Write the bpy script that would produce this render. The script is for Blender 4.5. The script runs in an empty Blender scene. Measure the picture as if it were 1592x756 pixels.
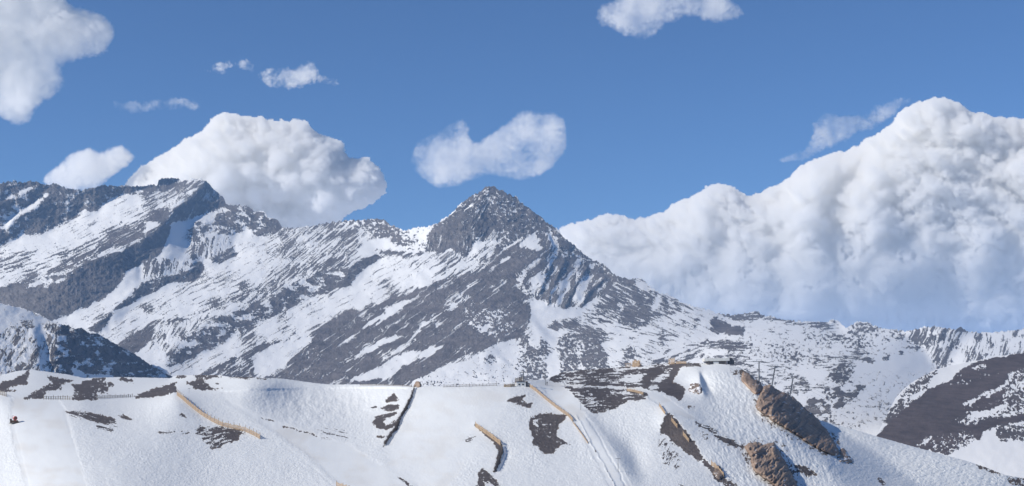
import bpy, math, random
import numpy as np
from mathutils import Vector
random.seed(7)
R = math.radians
sc = bpy.context.scene
C = bpy.context.scene.collection

# ------------------------------------------------------------------ camera
F = 2187.0                      # focal length in photo pixels (photo 1592 x 756)
PITCH = math.atan(242.0 / F)
cam_d = bpy.data.cameras.new('camera'); cam = bpy.data.objects.new('camera', cam_d); C.objects.link(cam)
cam_d.sensor_width = 36.0; cam_d.lens = 36.0 * F / 1592.0
cam_d.clip_start = 1.0; cam_d.clip_end = 120000.0
cam.rotation_euler = (math.pi / 2 + PITCH, 0, 0)
cam.location = (0, 0, 0)
sc.camera = cam

# ------------------------------------------------------------------ light
SUN_EL, SUN_AZ = 31.0, 20.0     # sun from the left, a little behind the camera
to_sun = Vector((-math.cos(R(SUN_EL)) * math.cos(R(SUN_AZ)), -math.cos(R(SUN_EL)) * math.sin(R(SUN_AZ)), math.sin(R(SUN_EL))))
sd = bpy.data.lights.new('sun', 'SUN'); sd.energy = 4.7; sd.angle = R(0.53); sd.color = (1.0, 0.94, 0.85)
sun = bpy.data.objects.new('sun', sd); C.objects.link(sun)
sun.rotation_euler = to_sun.to_track_quat('Z', 'Y').to_euler()
sun.location = (-400, -200, 400)

w = bpy.data.worlds.new('World'); sc.world = w; w.use_nodes = True
nt = w.node_tree; nt.nodes.clear()
sky = nt.nodes.new('ShaderNodeTexSky'); sky.sky_type = 'NISHITA'; sky.sun_disc = False
sky.sun_elevation = R(SUN_EL); sky.sun_rotation = math.atan2(to_sun.x, to_sun.y)
sky.altitude = 3000; sky.air_density = 1.1; sky.dust_density = 0.0; sky.ozone_density = 9.0
bg = nt.nodes.new('ShaderNodeBackground'); bg.inputs['Strength'].default_value = 0.100
wo = nt.nodes.new('ShaderNodeOutputWorld')
nt.links.new(sky.outputs[0], bg.inputs[0]); nt.links.new(bg.outputs[0], wo.inputs[0])

vs = sc.view_settings
vs.view_transform = 'Standard'; vs.look = 'None'; vs.exposure = 0.0; vs.gamma = 1.0; vs.use_curve_mapping = False
sc.cycles.use_denoising = True
sc.cycles.max_bounces = 24; sc.cycles.diffuse_bounces = 3; sc.cycles.glossy_bounces = 1
sc.cycles.volume_bounces = 20; sc.cycles.transparent_max_bounces = 16
HAZE_DENSITY = 3.6e-5

# ------------------------------------------------------------------ numeric helpers
def _tab(seed):
    r = np.random.RandomState(seed)
    return r.permutation(256).astype(np.int32), r.rand(256).astype(np.float32) * 2 * np.pi
_tabs = {}
def pn(x, y, seed=0):
    if seed not in _tabs:
        p, a = _tab(seed); _tabs[seed] = (p, np.cos(a), np.sin(a))
    p, gx, gy = _tabs[seed]
    xi = np.floor(x).astype(np.int32); yi = np.floor(y).astype(np.int32)
    xf = (x - xi).astype(np.float32); yf = (y - yi).astype(np.float32)
    fx = xf * xf * xf * (xf * (xf * 6 - 15) + 10); fy = yf * yf * yf * (yf * (yf * 6 - 15) + 10)
    def g(ix, iy, dx, dy):
        h = p[(p[ix & 255] + iy) & 255]
        return gx[h] * dx + gy[h] * dy
    a = g(xi, yi, xf, yf); b = g(xi + 1, yi, xf - 1, yf)
    c = g(xi, yi + 1, xf, yf - 1); d = g(xi + 1, yi + 1, xf - 1, yf - 1)
    return (a + fx * (b - a)) * (1 - fy) + (c + fx * (d - c)) * fy
def fbm(x, y, octs=4, seed=0, gain=0.55, lac=2.03):
    s = 0; a = 1.0
    for i in range(octs):
        s = s + a * pn(x, y, seed + i); a *= gain; x = x * lac + 17.3; y = y * lac + 5.1
    return s
def ridged(x, y, octs=4, seed=0, gain=0.55, lac=2.1):
    s = 0; a = 1.0
    for i in range(octs):
        s = s + a * (0.5 - 2 * np.abs(pn(x, y, seed + i))); a *= gain; x = x * lac + 11.3; y = y * lac + 7.7
    return s
def unif(f):                    # map a noise field to evenly spread 0..1 values
    z = (f - f.mean()) / (f.std() + 1e-9)
    return 1 / (1 + np.exp(-1.702 * z))
def rot(u, v, ang, ll, ls):     # ang in degrees anticlockwise in the picture of slope strata
    c, s = math.cos(R(ang)), math.sin(R(ang))
    return (u * c - v * s) / ll, (u * s + v * c) / ls
def sstep(a, b, x):
    t = np.clip((x - a) / (b - a), 0, 1); return t * t * (3 - 2 * t)
def blur(a, s):
    if s <= 0.3: return a
    r = int(max(1, round(s * 2.5))); k = np.exp(-0.5 * (np.arange(-r, r + 1) / s) ** 2); k /= k.sum()
    p = np.pad(a, ((r, r), (0, 0)), 'edge'); o = sum(k[i] * p[i:i + a.shape[0]] for i in range(2 * r + 1))
    p = np.pad(o, ((0, 0), (r, r)), 'edge'); return sum(k[i] * p[:, i:i + a.shape[1]] for i in range(2 * r + 1))
def inpoly(U, V, poly):
    m = np.zeros(U.shape, bool); n = len(poly); j = n - 1
    for i in range(n):
        xi, yi = poly[i]; xj, yj = poly[j]
        if yi != yj:
            c = ((yi > V) != (yj > V)) & (U < (xj - xi) * (V - yi) / (yj - yi) + xi)
            m ^= c
        j = i
    return m
def rays(U, V):
    x = (U - 796.0) / F; y = (378.0 - V) / F
    q = math.cos(PITCH) - y * math.sin(PITCH)
    return x / q, (math.sin(PITCH) + y * math.cos(PITCH)) / q
def pix(u, v, d):
    X, E = rays(np.float64(u), np.float64(v)); return Vector((X * d, d, E * d))
def nrm(slope, aspect):         # aspect 0 faces the camera, negative faces left
    s, a = R(slope), R(aspect)
    return (math.sin(s) * math.sin(a), -math.sin(s) * math.cos(a), math.cos(s))

def spread(pts, U, V, p=2.6):   # smooth interpolation of scattered log depths (thin plate)
    P = np.array(pts, float); xy = P[:, :2] / 400.0; z = np.log(P[:, 2]); n = len(P)
    def k(r2): return 0.5 * r2 * np.log(r2 + 1e-9)
    A = np.zeros((n + 3, n + 3)); D2 = ((xy[:, None] - xy[None]) ** 2).sum(-1)
    A[:n, :n] = k(D2) + np.eye(n) * 0.002; A[:n, n] = 1; A[:n, n + 1:] = xy; A[n, :n] = 1; A[n + 1:, :n] = xy.T
    sol = np.linalg.solve(A, np.r_[z, 0, 0, 0])
    o = sol[n] + sol[n + 1] * U / 400 + sol[n + 2] * V / 400
    for i in range(n):
        o = o + sol[i] * k((U / 400 - xy[i, 0]) ** 2 + (V / 400 - xy[i, 1]) ** 2)
    return o

class Layer:
    """One stretch of terrain: fields painted on a regular grid, relief integrated from slope directions."""
    def __init__(s, u0, u1, v0, v1, ctrl, L, frac=0.0, tint=0.0):
        s.u0, s.v0 = u0, v0
        s.U, s.V = np.meshgrid(np.arange(u0, u1 + 1.0), np.arange(v0, v1 + 1.0))
        s.L0 = spread(ctrl, s.U, s.V); s.L = L
        z = np.zeros_like(s.U)
        s.frac = z + frac; s.tint = z + tint; s.nw = z.copy(); s.n = [z.copy(), z - 0.5, z + 0.86]
        s.sw = {}; s.sw['iso'] = z + 1.0; s.smooth = z.copy(); s.bumpy = []
        s.rel = z.copy()
    def mask(s, poly, soft=1.5):
        P = np.array(poly, float); H, W = s.U.shape
        m = int(soft * 3 + 2)
        a = max(0, int(P[:, 0].min() - s.u0) - m); b = min(W, int(P[:, 0].max() - s.u0) + m + 2)
        c = max(0, int(P[:, 1].min() - s.v0) - m); d = min(H, int(P[:, 1].max() - s.v0) + m + 2)
        if a >= b or c >= d: return None, None
        sl = (slice(c, d), slice(a, b))
        return sl, blur(inpoly(s.U[sl], s.V[sl], poly).astype(float), soft)
    def paint(s, poly, frac=None, st=None, n=None, tint=None, smooth=None, soft=1.5, nsoft=None, nwt=1.0, rel=None):
        sl, m = s.mask(poly, soft)
        if sl is None: return
        if frac is not None: s.frac[sl] = s.frac[sl] * (1 - m) + frac * m
        if tint is not None: s.tint[sl] = s.tint[sl] * (1 - m) + tint * m
        if smooth is not None: s.smooth[sl] = s.smooth[sl] * (1 - m) + smooth * m
        if st is not None:
            if st not in s.sw: s.sw[st] = np.zeros_like(s.U)
            for k in s.sw: s.sw[k][sl] = s.sw[k][sl] * (1 - m) + (m if k == st else 0)
        if rel is not None: s.rel[sl] += rel * m
        if n is not None:
            if nsoft is not None: sl, m = s.mask(poly, nsoft)
            m = m * nwt
            for i in range(3): s.n[i][sl] = s.n[i][sl] * (1 - m) + n[i] * m
            s.nw[sl] = s.nw[sl] * (1 - m) + m
    def line(s, pts, width, **kw):
        pts = np.array(pts, float); a = []; b = []
        for i in range(len(pts)):
            t = pts[min(i + 1, len(pts) - 1)] - pts[max(i - 1, 0)]; t /= (np.hypot(*t) + 1e-9)
            wd = width[i] if isinstance(width, (list, tuple)) else width
            o = np.array([-t[1], t[0]]) * wd / 2
            a.append(pts[i] + o); b.append(pts[i] - o)
        s.paint([tuple(p) for p in a] + [tuple(p) for p in b[::-1]], **kw)
    def solve(s):
        X, E = rays(s.U, s.V); nx, ny, nz = s.n
        def grad(ax):
            Xd = np.diff(X, axis=ax); Ed = np.diff(E, axis=ax)
            f = (lambda q: (q[1:] + q[:-1]) / 2) if ax == 0 else (lambda q: (q[:, 1:] + q[:, :-1]) / 2)
            nr = f(nx * X + ny + nz * E); nr = np.minimum(nr, -0.13)
            g = -(f(nx) * Xd + f(nz) * Ed) / nr
            wt = f(s.nw); return np.diff(s.L0, axis=ax) * (1 - wt) + g * wt
        gu, gv = grad(1), grad(0)
        H, W = s.U.shape
        div = np.zeros((H, W))
        div[:, :-1] += gu; div[:, 1:] -= gu; div[:-1] += gv; div[1:] -= gv
        lam = 1.0 / s.L ** 2
        rhs = div - lam * s.L0
        e = np.concatenate([rhs, rhs[::-1]], 0); e = np.concatenate([e, e[:, ::-1]], 1)
        ky = 2 * np.cos(2 * np.pi * np.arange(2 * H) / (2 * H)) - 2; kx = 2 * np.cos(2 * np.pi * np.arange(W + 1) / (2 * W)) - 2
        f = np.fft.rfft2(e) / (ky[:, None] + kx[None] - lam)
        s.D = np.fft.irfft2(f, s=e.shape)[:H, :W]
        return s
    def samp(s, arr, U, V):
        x = np.clip(U - s.u0, 0, arr.shape[1] - 1.001); y = np.clip(V - s.v0, 0, arr.shape[0] - 1.001)
        i = x.astype(int); j = y.astype(int); fx = x - i; fy = y - j
        return (arr[j, i] * (1 - fx) + arr[j, i + 1] * fx) * (1 - fy) + (arr[j + 1, i] * (1 - fx) + arr[j + 1, i + 1] * fx) * fy
    def dep(s, u, v):
        return math.exp(float(s.samp(s.D, np.array([float(u)]), np.array([float(v)]))[0]))

def curve(pts, rough=0.0, seed=5):
    P = np.array(pts, float)
    def f(u):
        y = np.interp(u, P[:, 0], P[:, 1])
        if rough: y = y + rough * fbm(u / 5.0, u * 0 + seed, 4, seed, 0.75)
        return y
    return f

def add_attr(me, name, arr):
    a = me.attributes.new(name, 'FLOAT', 'POINT'); a.data.foreach_set('value', np.ascontiguousarray(arr, np.float32).ravel())
def grid_mesh(name, P, mat, attrs, flip=False):
    H, W = P.shape[:2]
    me = bpy.data.meshes.new(name)
    idx = np.arange(H * W).reshape(H, W)
    q = np.stack([idx[:-1, :-1], idx[1:, :-1], idx[1:, 1:], idx[:-1, 1:]], -1).reshape(-1, 4)
    me.vertices.add(H * W); me.vertices.foreach_set('co', np.ascontiguousarray(P, np.float32).ravel())
    me.loops.add(q.size); me.loops.foreach_set('vertex_index', q.ravel().astype(np.int32))
    me.polygons.add(len(q)); me.polygons.foreach_set('loop_start', (np.arange(len(q)) * 4).astype(np.int32))
    me.update(calc_edges=True); me.validate()
    me.polygons.foreach_set('use_smooth', np.ones(len(me.polygons), bool))
    for k, a in attrs.items(): add_attr(me, k, a)
    me.materials.append(mat)
    o = bpy.data.objects.new(name, me); C.objects.link(o); return o

# ------------------------------------------------------------------ materials
def new_mat(name):
    m = bpy.data.materials.new(name); m.use_nodes = True; t = m.node_tree; t.nodes.clear()
    o = t.nodes.new('ShaderNodeOutputMaterial'); b = t.nodes.new('ShaderNodeBsdfPrincipled')
    t.links.new(b.outputs[0], o.inputs[0]); return m, t, b
def noise(t, vec, scale, detail=4, rough=0.55, dist=0.0):
    n = t.nodes.new('ShaderNodeTexNoise'); n.inputs['Scale'].default_value = scale; n.inputs['Detail'].default_value = detail
    n.inputs['Roughness'].default_value = rough; n.inputs['Distortion'].default_value = dist
    t.links.new(vec, n.inputs['Vector']); return n.outputs['Fac']
def ramp(t, fac, stops):
    r = t.nodes.new('ShaderNodeValToRGB'); e = r.color_ramp.elements
    while len(e) < len(stops): e.new(0.5)
    for i, (p, c) in enumerate(stops): e[i].position = p; e[i].color = (*c, 1)
    t.links.new(fac, r.inputs[0]); return r.outputs[0]
def mixc(t, fac, a, b):
    m = t.nodes.new('ShaderNodeMix'); m.data_type = 'RGBA'
    for k, x in ((0, fac), (6, a), (7, b)):
        if isinstance(x, (tuple, list)): m.inputs[k].default_value = (*x, 1)
        elif isinstance(x, float): m.inputs[k].default_value = x
        else: t.links.new(x, m.inputs[k])
    return m.outputs[2]
def attr(t, name):
    a = t.nodes.new('ShaderNodeAttribute'); a.attribute_name = name; return a.outputs['Fac']
def math_(t, op, a, b=None, clamp=False):
    m = t.nodes.new('ShaderNodeMath'); m.operation = op; m.use_clamp = clamp
    for i, x in enumerate((a, b)):
        if x is None: continue
        if isinstance(x, (int, float)): m.inputs[i].default_value = x
        else: t.links.new(x, m.inputs[i])
    return m.outputs[0]
def terrain_mat(name, sc_, bump_m, snow_bump=.25, snow=(0.86, 0.86, 0.845), rock=((0.082, 0.077, 0.079), (0.200, 0.182, 0.175)), soil=((0.062, 0.05, 0.05), (0.115, 0.09, 0.086))):
    m, t, b = new_mat(name)
    tc = t.nodes.new('ShaderNodeTexCoord').outputs['Object']
    n1 = noise(t, tc, sc_, 6, 0.65); n2 = noise(t, tc, sc_ * 7, 5, 0.6); n3 = noise(t, tc, sc_ * 0.13, 4)
    nn = math_(t, 'ADD', math_(t, 'MULTIPLY', n1, 0.6), math_(t, 'MULTIPLY', n3, 0.4))
    rk = ramp(t, nn, [(0.35, rock[0]), (0.62, rock[1])]); so = ramp(t, nn, [(0.38, soil[0]), (0.62, soil[1])])
    g = mixc(t, attr(t, 'tint'), rk, so)
    sn = mixc(t, n3, snow, (snow[0] * 0.93, snow[1] * 0.93, snow[2] * 0.935))
    sn = mixc(t, math_(t, 'MULTIPLY', attr(t, 'dirt'), 0.6), sn, (0.60, 0.55, 0.48))
    # sharpen the snow / rock border with fine noise
    k = math_(t, 'ADD', attr(t, 'rock'), math_(t, 'MULTIPLY', math_(t, 'SUBTRACT', n2, 0.5), 0.5))
    k = math_(t, 'MULTIPLY', math_(t, 'SUBTRACT', k, 0.30), 2.5, True)
    t.links.new(mixc(t, k, sn, g), b.inputs['Base Color'])
    b.inputs['Roughness'].default_value = 0.85; b.inputs['Specular IOR Level'].default_value = 0.15
    bp = t.nodes.new('ShaderNodeBump'); bp.inputs['Distance'].default_value = bump_m; bp.inputs['Strength'].default_value = 1.0
    rough = math_(t, 'SUBTRACT', 1.0, math_(t, 'MULTIPLY', attr(t, 'groomed'), 0.85))
    hh = math_(t, 'ADD', math_(t, 'MULTIPLY', n1, 0.8), math_(t, 'MULTIPLY', n2, 0.25))
    rough = math_(t, 'MULTIPLY', rough, math_(t, 'ADD', math_(t, 'MULTIPLY', k, 1.0 - snow_bump), snow_bump))
    t.links.new(math_(t, 'MULTIPLY', hh, rough), bp.inputs['Height']); t.links.new(bp.outputs[0], b.inputs['Normal'])
    return m

def finish(layer, name, top, bot, rows, mat, ustep=1.0, warp=3.0, relief=None, u0=None, u1=None, back=((0.03, -60), (0.10, -260)), front=None, seed=3, hard=1.9, vary=0.0):
    """Turn a layer into one mesh: columns across, rows from the crest to the foot, with its far side behind the crest."""
    u0 = layer.u0 if u0 is None else u0; u1 = layer.U[0, -1] if u1 is None else u1
    us = np.arange(u0, u1 + 0.01, ustep); tt = np.linspace(0, 1, rows)
    T = top(us); B = bot(us)
    U = np.repeat(us[None], rows, 0); V = T[None] + tt[:, None] * (B - T)[None]
    wu = warp * fbm(U / 14, V / 14, 4, seed + 50, 0.65); wv = warp * fbm(U / 14 + 40, V / 14, 4, seed + 60, 0.65)
    S = lambda a: layer.samp(a, U + wu, V + wv)
    st = 0; tot = 0; relh = 0
    for i, (k, a) in enumerate(layer.sw.items()):
        wgt = S(a)
        if k == 'iso': f = fbm(U / 6.5, V / 4.6, 4, seed + 7, 0.75)
        elif k == 'isobig': f = fbm(U / 16, V / 10, 5, seed + 8, 0.72)
        else:
            ang, ll, ls = k
            a_, b_ = rot(U, V, ang, ll, ls); wv2 = 0.5 * fbm(U / 22, V / 22, 2, seed + 70)
            f = fbm(a_ + wv2, b_ + wv2 * 1.2, 4, seed + 11 + i, 0.8)
        st = st + wgt * (f / f.std()); tot = tot + wgt; relh = relh + wgt * f
    st = st / np.maximum(tot, 1e-3)
    big = fbm(U / 45, V / 30, 3, seed + 90); spk = fbm(U / 2.3, V / 1.9, 2, seed + 95, .6); z = st * 0.80 + 0.36 * big / big.std() + 0.2 * spk / spk.std()
    N = 1 / (1 + np.exp(-1.75 * z))
    fr = np.clip(S(layer.frac), 0, 1)
    if vary: fr = np.where(fr < .6, fr * np.clip(1 + vary * 1.5 * fbm(U / 70, V / 40, 3, seed + 97), .15, 2.0), fr)
    fr_d = fr + .10 * np.clip(fr * 4, 0, 1) * fbm(U / 30, V / 20, 2, seed + 99)
    rock = np.clip(0.5 + (fr_d - N) * hard, 0, 1); rock = np.where(fr < 0.012, 0, np.where(fr > 0.985, 1, rock))
    groomed = np.clip(S(layer.smooth), 0, 1)
    D = layer.samp(layer.D, U, V) + layer.samp(layer.rel, U + wu, V + wv)
    mpp = np.exp(D) / F
    h = relief(U, V, fr, rock, groomed, relh / np.maximum(tot, 1e-3), mpp) if relief else 0
    d = np.exp(D) - h
    X, E = rays(U, V)
    P = np.stack([X * d, d, E * d], -1)
    A = {'rock': rock, 'tint': np.clip(S(layer.tint), 0, 1), 'groomed': groomed, 'dirt': np.clip(S(getattr(layer, 'dirt', np.zeros_like(layer.U))), 0, 1)}
    ext = []
    for fd, dz in back[::-1]:
        r = P[0].copy(); r[:, 0] *= 1 + fd; r[:, 1] *= 1 + fd; r[:, 2] = np.minimum(r[:, 2] + dz, r[:, 2]); ext.append(r)
    nb = len(ext); rowsP = ext + [P]
    nf = 0
    if front is not None:
        f_ = front(P[-1]); rowsP.append(f_); nf = f_.shape[0]
    P2 = np.concatenate([r[None] if r.ndim == 2 else r for r in rowsP], 0)
    A2 = {}
    for k, a in A.items():
        A2[k] = np.concatenate([np.repeat(a[:1], nb, 0), a] + ([np.repeat(a[-1:] * 0, nf, 0)] if nf else []), 0)
    layer.mesh_d = (U, V, d)
    return grid_mesh(name, P2, mat, A2)

# ================================================================== far mountain range
SKY = [(-160, 300), (-100, 292), (-50, 296), (0, 285), (24, 281), (34, 285), (48, 281), (71, 287.6), (87, 285.5), (106, 294), (127, 295.5), (148, 291.6),
 (159, 288), (182, 290), (196, 288), (209, 290), (233, 288), (245, 287.6), (247, 279.7), (260, 276.5), (278, 278.4), (283, 282), (296, 278.4),
 (309.5, 278.4), (321, 281), (333, 295.5), (346.5, 306), (352, 316.7), (354.5, 318.5), (370, 319.4), (386, 320.7), (397, 330), (405, 329), (412, 329),
 (416, 338), (430, 340.7), (439.7, 354), (453, 354.7), (477, 352.6), (506, 347), (527, 344.6), (548, 342), (564, 342), (585, 340), (601, 343),
 (606, 350), (617, 353), (627.5, 359), (638, 356.5), (651, 352.6), (664.5, 353), (680, 347), (699, 334), (715, 318), (731, 306), (749, 297),
 (756, 289.6), (769, 290.4), (773, 294.4), (781, 295.7), (789, 302), (804, 307), (809, 315), (825, 325.6), (838, 335), (851.6, 346.7), (867.5, 357),
 (875.5, 369), (894, 382.4), (904.6, 393), (920.4, 403.6), (941.6, 413), (952, 424.8), (965.4, 431.4), (981, 434), (996, 432), (1009, 444), (1025, 456),
 (1041, 458), (1059, 470), (1080, 477), (1094, 479.5), (1117.5, 487.5), (1141, 490), (1154.5, 488), (1168, 485.6), (1178, 484), (1187.6, 491.4),
 (1202.6, 492), (1213, 497), (1245, 499.5), (1284.6, 501), (1296.5, 496), (1306, 501), (1315, 510), (1321.6, 507.5), (1332, 499.5), (1351, 502),
 (1366.6, 510), (1411.6, 515), (1435, 509), (1456.6, 507.5), (1472.4, 510), (1485.7, 512.8), (1493.6, 509), (1504, 515.4), (1525, 517.5), (1562, 515.4),
 (1592, 511.4), (1680, 505), (1760, 512)]
ctrl = [(-160, 290, 6300), (0, 285, 6300), (0, 400, 5400), (0, 480, 4700), (0, 610, 3300), (250, 280, 6500), (330, 300, 6600), (200, 420, 5300), (200, 610, 3300),
 (450, 350, 6500), (450, 480, 5000), (430, 610, 3500), (600, 345, 6400), (760, 290, 6000), (760, 400, 5300), (700, 500, 4500), (650, 610, 3400),
 (870, 360, 6000), (960, 430, 5800), (840, 480, 5100), (860, 600, 3300), (1000, 450, 5600), (1000, 530, 4300), (1000, 600, 2700), (1100, 485, 5400), (1110, 550, 3400),
 (1180, 490, 5200), (1200, 560, 3200), (1200, 620, 2300), (1300, 505, 5100), (1300, 560, 3300), (1300, 640, 2100), (1350, 700, 1650), (1450, 510, 5000), (1440, 560, 3900),
 (1400, 600, 2900), (1592, 512, 5000), (1592, 560, 3900), (1760, 512, 5000), (1760, 700, 2000), (1592, 700, 1900), (-160, 610, 3300)]
FAR = Layer(-170, 1762, 268, 712, ctrl, L=95.0)
p = FAR.paint
LIT = nrm(33, -38); LIT2 = nrm(31, -20); SH = nrm(58, 66); SHS = nrm(40, 74); SHD = nrm(66, 40)
S35 = (35, 30, 2.7); S30 = (30, 32, 2.7); S40 = (41, 26, 2.6); S20 = (20, 34, 2.8); SV = (82, 22, 3.6); S62 = (62, 26, 4.2); SN = (-22, 20, 3.2); S0 = (4, 18, 2.8); S25 = (27, 34, 2.8)
# --- broad slopes
p([(-170, 268), (460, 268), (640, 345), (560, 620), (-170, 620)], n=LIT, nsoft=12, frac=.13, st=S30)
p([(440, 300), (900, 300), (830, 430), (830, 620), (340, 620)], n=LIT2, nsoft=14, frac=.2, st=S35)
p([(845, 350), (1060, 440), (1130, 500), (1100, 560), (980, 600), (860, 600), (838, 470)], n=nrm(30, 12), nsoft=12, frac=.15, st=SN)
# --- left massif, top
p([(-170, 300), (-60, 300), (0, 330), (0, 395), (-60, 420), (-170, 440)], frac=.8, n=nrm(52, 50), st='isobig')
p([(0, 275), (24, 275), (71, 278), (106, 286), (127, 290), (159, 283), (200, 283), (245, 270), (285, 270), (262, 296), (228, 303), (205, 303), (196, 300), (160, 316), (152, 331), (140, 331), (130, 324), (118, 335),
   (108, 343), (85, 352), (74, 363), (60, 362), (45, 366), (30, 362), (31, 371), (0, 381)], frac=.86, st='isobig', n=nrm(56, 58), nsoft=3)
p([(3, 353), (14, 336), (42, 322), (72, 300), (77, 304), (48, 328), (24, 340), (11, 357)], frac=.05, n=LIT, nsoft=2)
p([(0, 312), (30, 298), (48, 290), (50, 294), (28, 304), (0, 318)], frac=.3, n=LIT, nsoft=2)
p([(210, 296), (245, 289), (280, 283), (285, 286), (250, 296), (222, 303)], frac=.45, n=LIT, nsoft=3)
p([(255, 300), (285, 281), (318, 281), (312, 298), (288, 316), (268, 340), (252, 352), (238, 345), (250, 325)], frac=.55, st=S35)
p([(235, 305), (262, 301), (250, 325), (215, 350), (160, 378), (110, 400), (60, 428), (30, 432), (60, 415), (120, 382), (180, 345)], frac=.45, st=S30, soft=5)
p([(262, 322), (258, 345), (222, 372), (175, 388), (130, 405), (100, 418), (55, 430), (95, 412), (150, 380), (200, 350), (240, 330)], frac=.82, st=S30, tint=.3, soft=3)
p([(0, 385), (60, 378), (110, 385), (90, 410), (50, 425), (0, 440), (-100, 470), (-170, 480), (-170, 420)], frac=.4, st=S20, soft=6)
p([(225, 346), (246, 342), (250, 350), (236, 358), (228, 368), (222, 366)], frac=.05)
p([(185, 391), (212, 372), (222, 370), (212, 380), (170, 400), (150, 402)], frac=.05)
p([(321, 279), (334, 293), (348, 305), (354, 317), (330, 330), (300, 339), (275, 349), (264, 346), (270, 327), (288, 312), (306, 298), (314, 288)], frac=.93, st=S62, n=nrm(62, 68), nsoft=4)
p([(264, 342), (243, 357), (228, 370), (212, 378), (185, 391), (159, 399), (132, 409), (114, 422), (100, 428), (53, 436), (0, 446), (-100, 470), (-170, 480), (-170, 560), (-60, 500), (0, 472), (40, 481), (79, 498), (106, 491), (132, 480),
   (164, 464), (182, 447), (198, 423), (228, 409), (251, 396), (261, 372), (268, 350)], frac=1.0, st='isobig', n=nrm(60, 74), nsoft=4)
p([(26, 436), (74, 436), (110, 428), (100, 438), (74, 445), (40, 447), (20, 446)], frac=.45, n=LIT, nsoft=3)
p([(264, 348), (275, 348), (281, 365), (296, 384), (287, 398), (268, 412), (236, 420), (222, 430), (220, 441), (190, 457), (165, 467), (128, 487), (84, 499), (106, 491), (164, 464), (182, 446), (198, 422), (251, 396), (261, 372)],
  frac=0.0, n=SHS, nsoft=4)
p([(332, 339), (341, 325), (357, 317), (388, 318), (399, 328), (416, 331), (430, 338), (444, 353), (428, 359), (405, 368), (386, 358), (365, 364), (336, 363), (329, 350)], frac=.74, st='isobig', n=nrm(48, 30), nsoft=4)
p([(288, 357), (299, 345), (315, 336), (328, 344), (331, 360), (310, 369), (293, 371)], frac=.7, st='isobig', n=nrm(46, 25), nsoft=3)
p([(352, 318), (372, 320), (388, 322), (396, 332), (380, 330), (352, 330), (340, 334)], frac=.5, n=LIT, nsoft=2)
p([(276, 345), (300, 340), (330, 332), (340, 330), (330, 338), (300, 348), (282, 372), (276, 358)], frac=0, n=SHS, nsoft=3)
p([(297, 367), (330, 368), (362, 366), (362, 386), (340, 396), (318, 404), (296, 392)], frac=.4, st=SV, n=nrm(45, -5), nsoft=3)
p([(325, 399), (345, 392), (362, 384), (369, 399), (356, 405), (336, 409)], frac=.88, n=SH, nsoft=2)
p([(222, 405), (250, 402), (292, 400), (300, 418), (282, 430), (245, 440), (220, 436)], frac=.4, st=SV, n=nrm(45, -10), nsoft=3)
p([(297, 392), (312, 400), (316, 418), (304, 436), (262, 442), (238, 453), (206, 471), (175, 487), (158, 518), (148, 517), (137, 512), (159, 497), (185, 473), (201, 457), (222, 438), (262, 428), (290, 424), (300, 410)],
  frac=.86, n=nrm(58, 55), nsoft=2.5, st='isobig')
p([(304, 436), (264, 442), (240, 453), (208, 471), (178, 487), (158, 516), (166, 518), (174, 514), (163, 503), (190, 498), (202, 484), (226, 466), (264, 450), (300, 438)], frac=0, n=SHS, nsoft=2.5)
p([(104, 492), (135, 485), (200, 452), (215, 448), (185, 472), (158, 497), (136, 511), (104, 508)], frac=.12, n=LIT, nsoft=3)
# --- slopes between massif and peak
p([(291, 481), (400, 432), (470, 390), (480, 400), (420, 450), (350, 478), (300, 494), (238, 508), (225, 500)], frac=.42, st=S25, soft=4)
p([(182, 535), (215, 515), (238, 499), (304, 493), (290, 503), (255, 508), (245, 520), (222, 540), (205, 556), (192, 545)], frac=.84, st=S40, tint=.25)
p([(240, 506), (305, 494), (330, 486), (300, 515), (275, 545), (250, 560), (232, 540)], frac=.35, st=S62)
p([(222, 470), (236, 472), (240, 482), (228, 488), (218, 482)], frac=.6)
p([(259, 565), (266, 547), (291, 526), (317, 507), (341, 491), (370, 483), (400, 470), (412, 478), (440, 448), (490, 425), (545, 418), (560, 404), (586, 397), (594, 402), (564, 420), (544, 444), (500, 456), (466, 471),
   (434, 487), (408, 500), (392, 506), (380, 519), (368, 512), (350, 534), (318, 548), (280, 566), (260, 572)], frac=.72, st='isobig', n=nrm(46, 30), nsoft=4)
p([(536, 430), (545, 415), (562, 403), (586, 396), (595, 401), (580, 412), (564, 421), (545, 445), (532, 444)], frac=.95, n=SH, nsoft=2)
p([(545, 446), (564, 421), (582, 410), (594, 402), (590, 412), (570, 428), (556, 442)], frac=0, n=SHS, nsoft=2)
p([(440, 354), (506, 347), (560, 338), (606, 342), (590, 362), (555, 390), (545, 410), (490, 424), (430, 450), (380, 480), (360, 480), (400, 440), (430, 400)], frac=.47, st=S40, soft=5, rel=.0)
p([(530, 342), (585, 336), (606, 342), (612, 355), (625, 360), (606, 368), (585, 372), (575, 362), (545, 352)], frac=.66, st='iso', n=nrm(42, 10), nsoft=4)
p([(556, 392), (568, 374), (600, 372), (640, 380), (648, 390), (615, 390), (588, 390), (562, 398)], frac=.0)
p([(606, 368), (640, 352), (664, 350), (662, 392), (640, 392), (612, 378)], frac=.42, st='iso', soft=3)
p([(586, 388), (640, 392), (660, 396), (640, 402), (610, 398), (590, 396)], frac=.75, soft=1.5)
p([(590, 405), (640, 400), (620, 440), (560, 462), (500, 490), (430, 520), (400, 530), (440, 500), (520, 462), (560, 440)], frac=.16, st=S30, soft=6)
p([(590, 470), (640, 420), (662, 395), (700, 385), (705, 385), (725, 397), (752, 376), (775, 385), (768, 398), (742, 412), (700, 432), (660, 452), (640, 458)], frac=.30, st=(38, 55, 5), soft=4)
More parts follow.
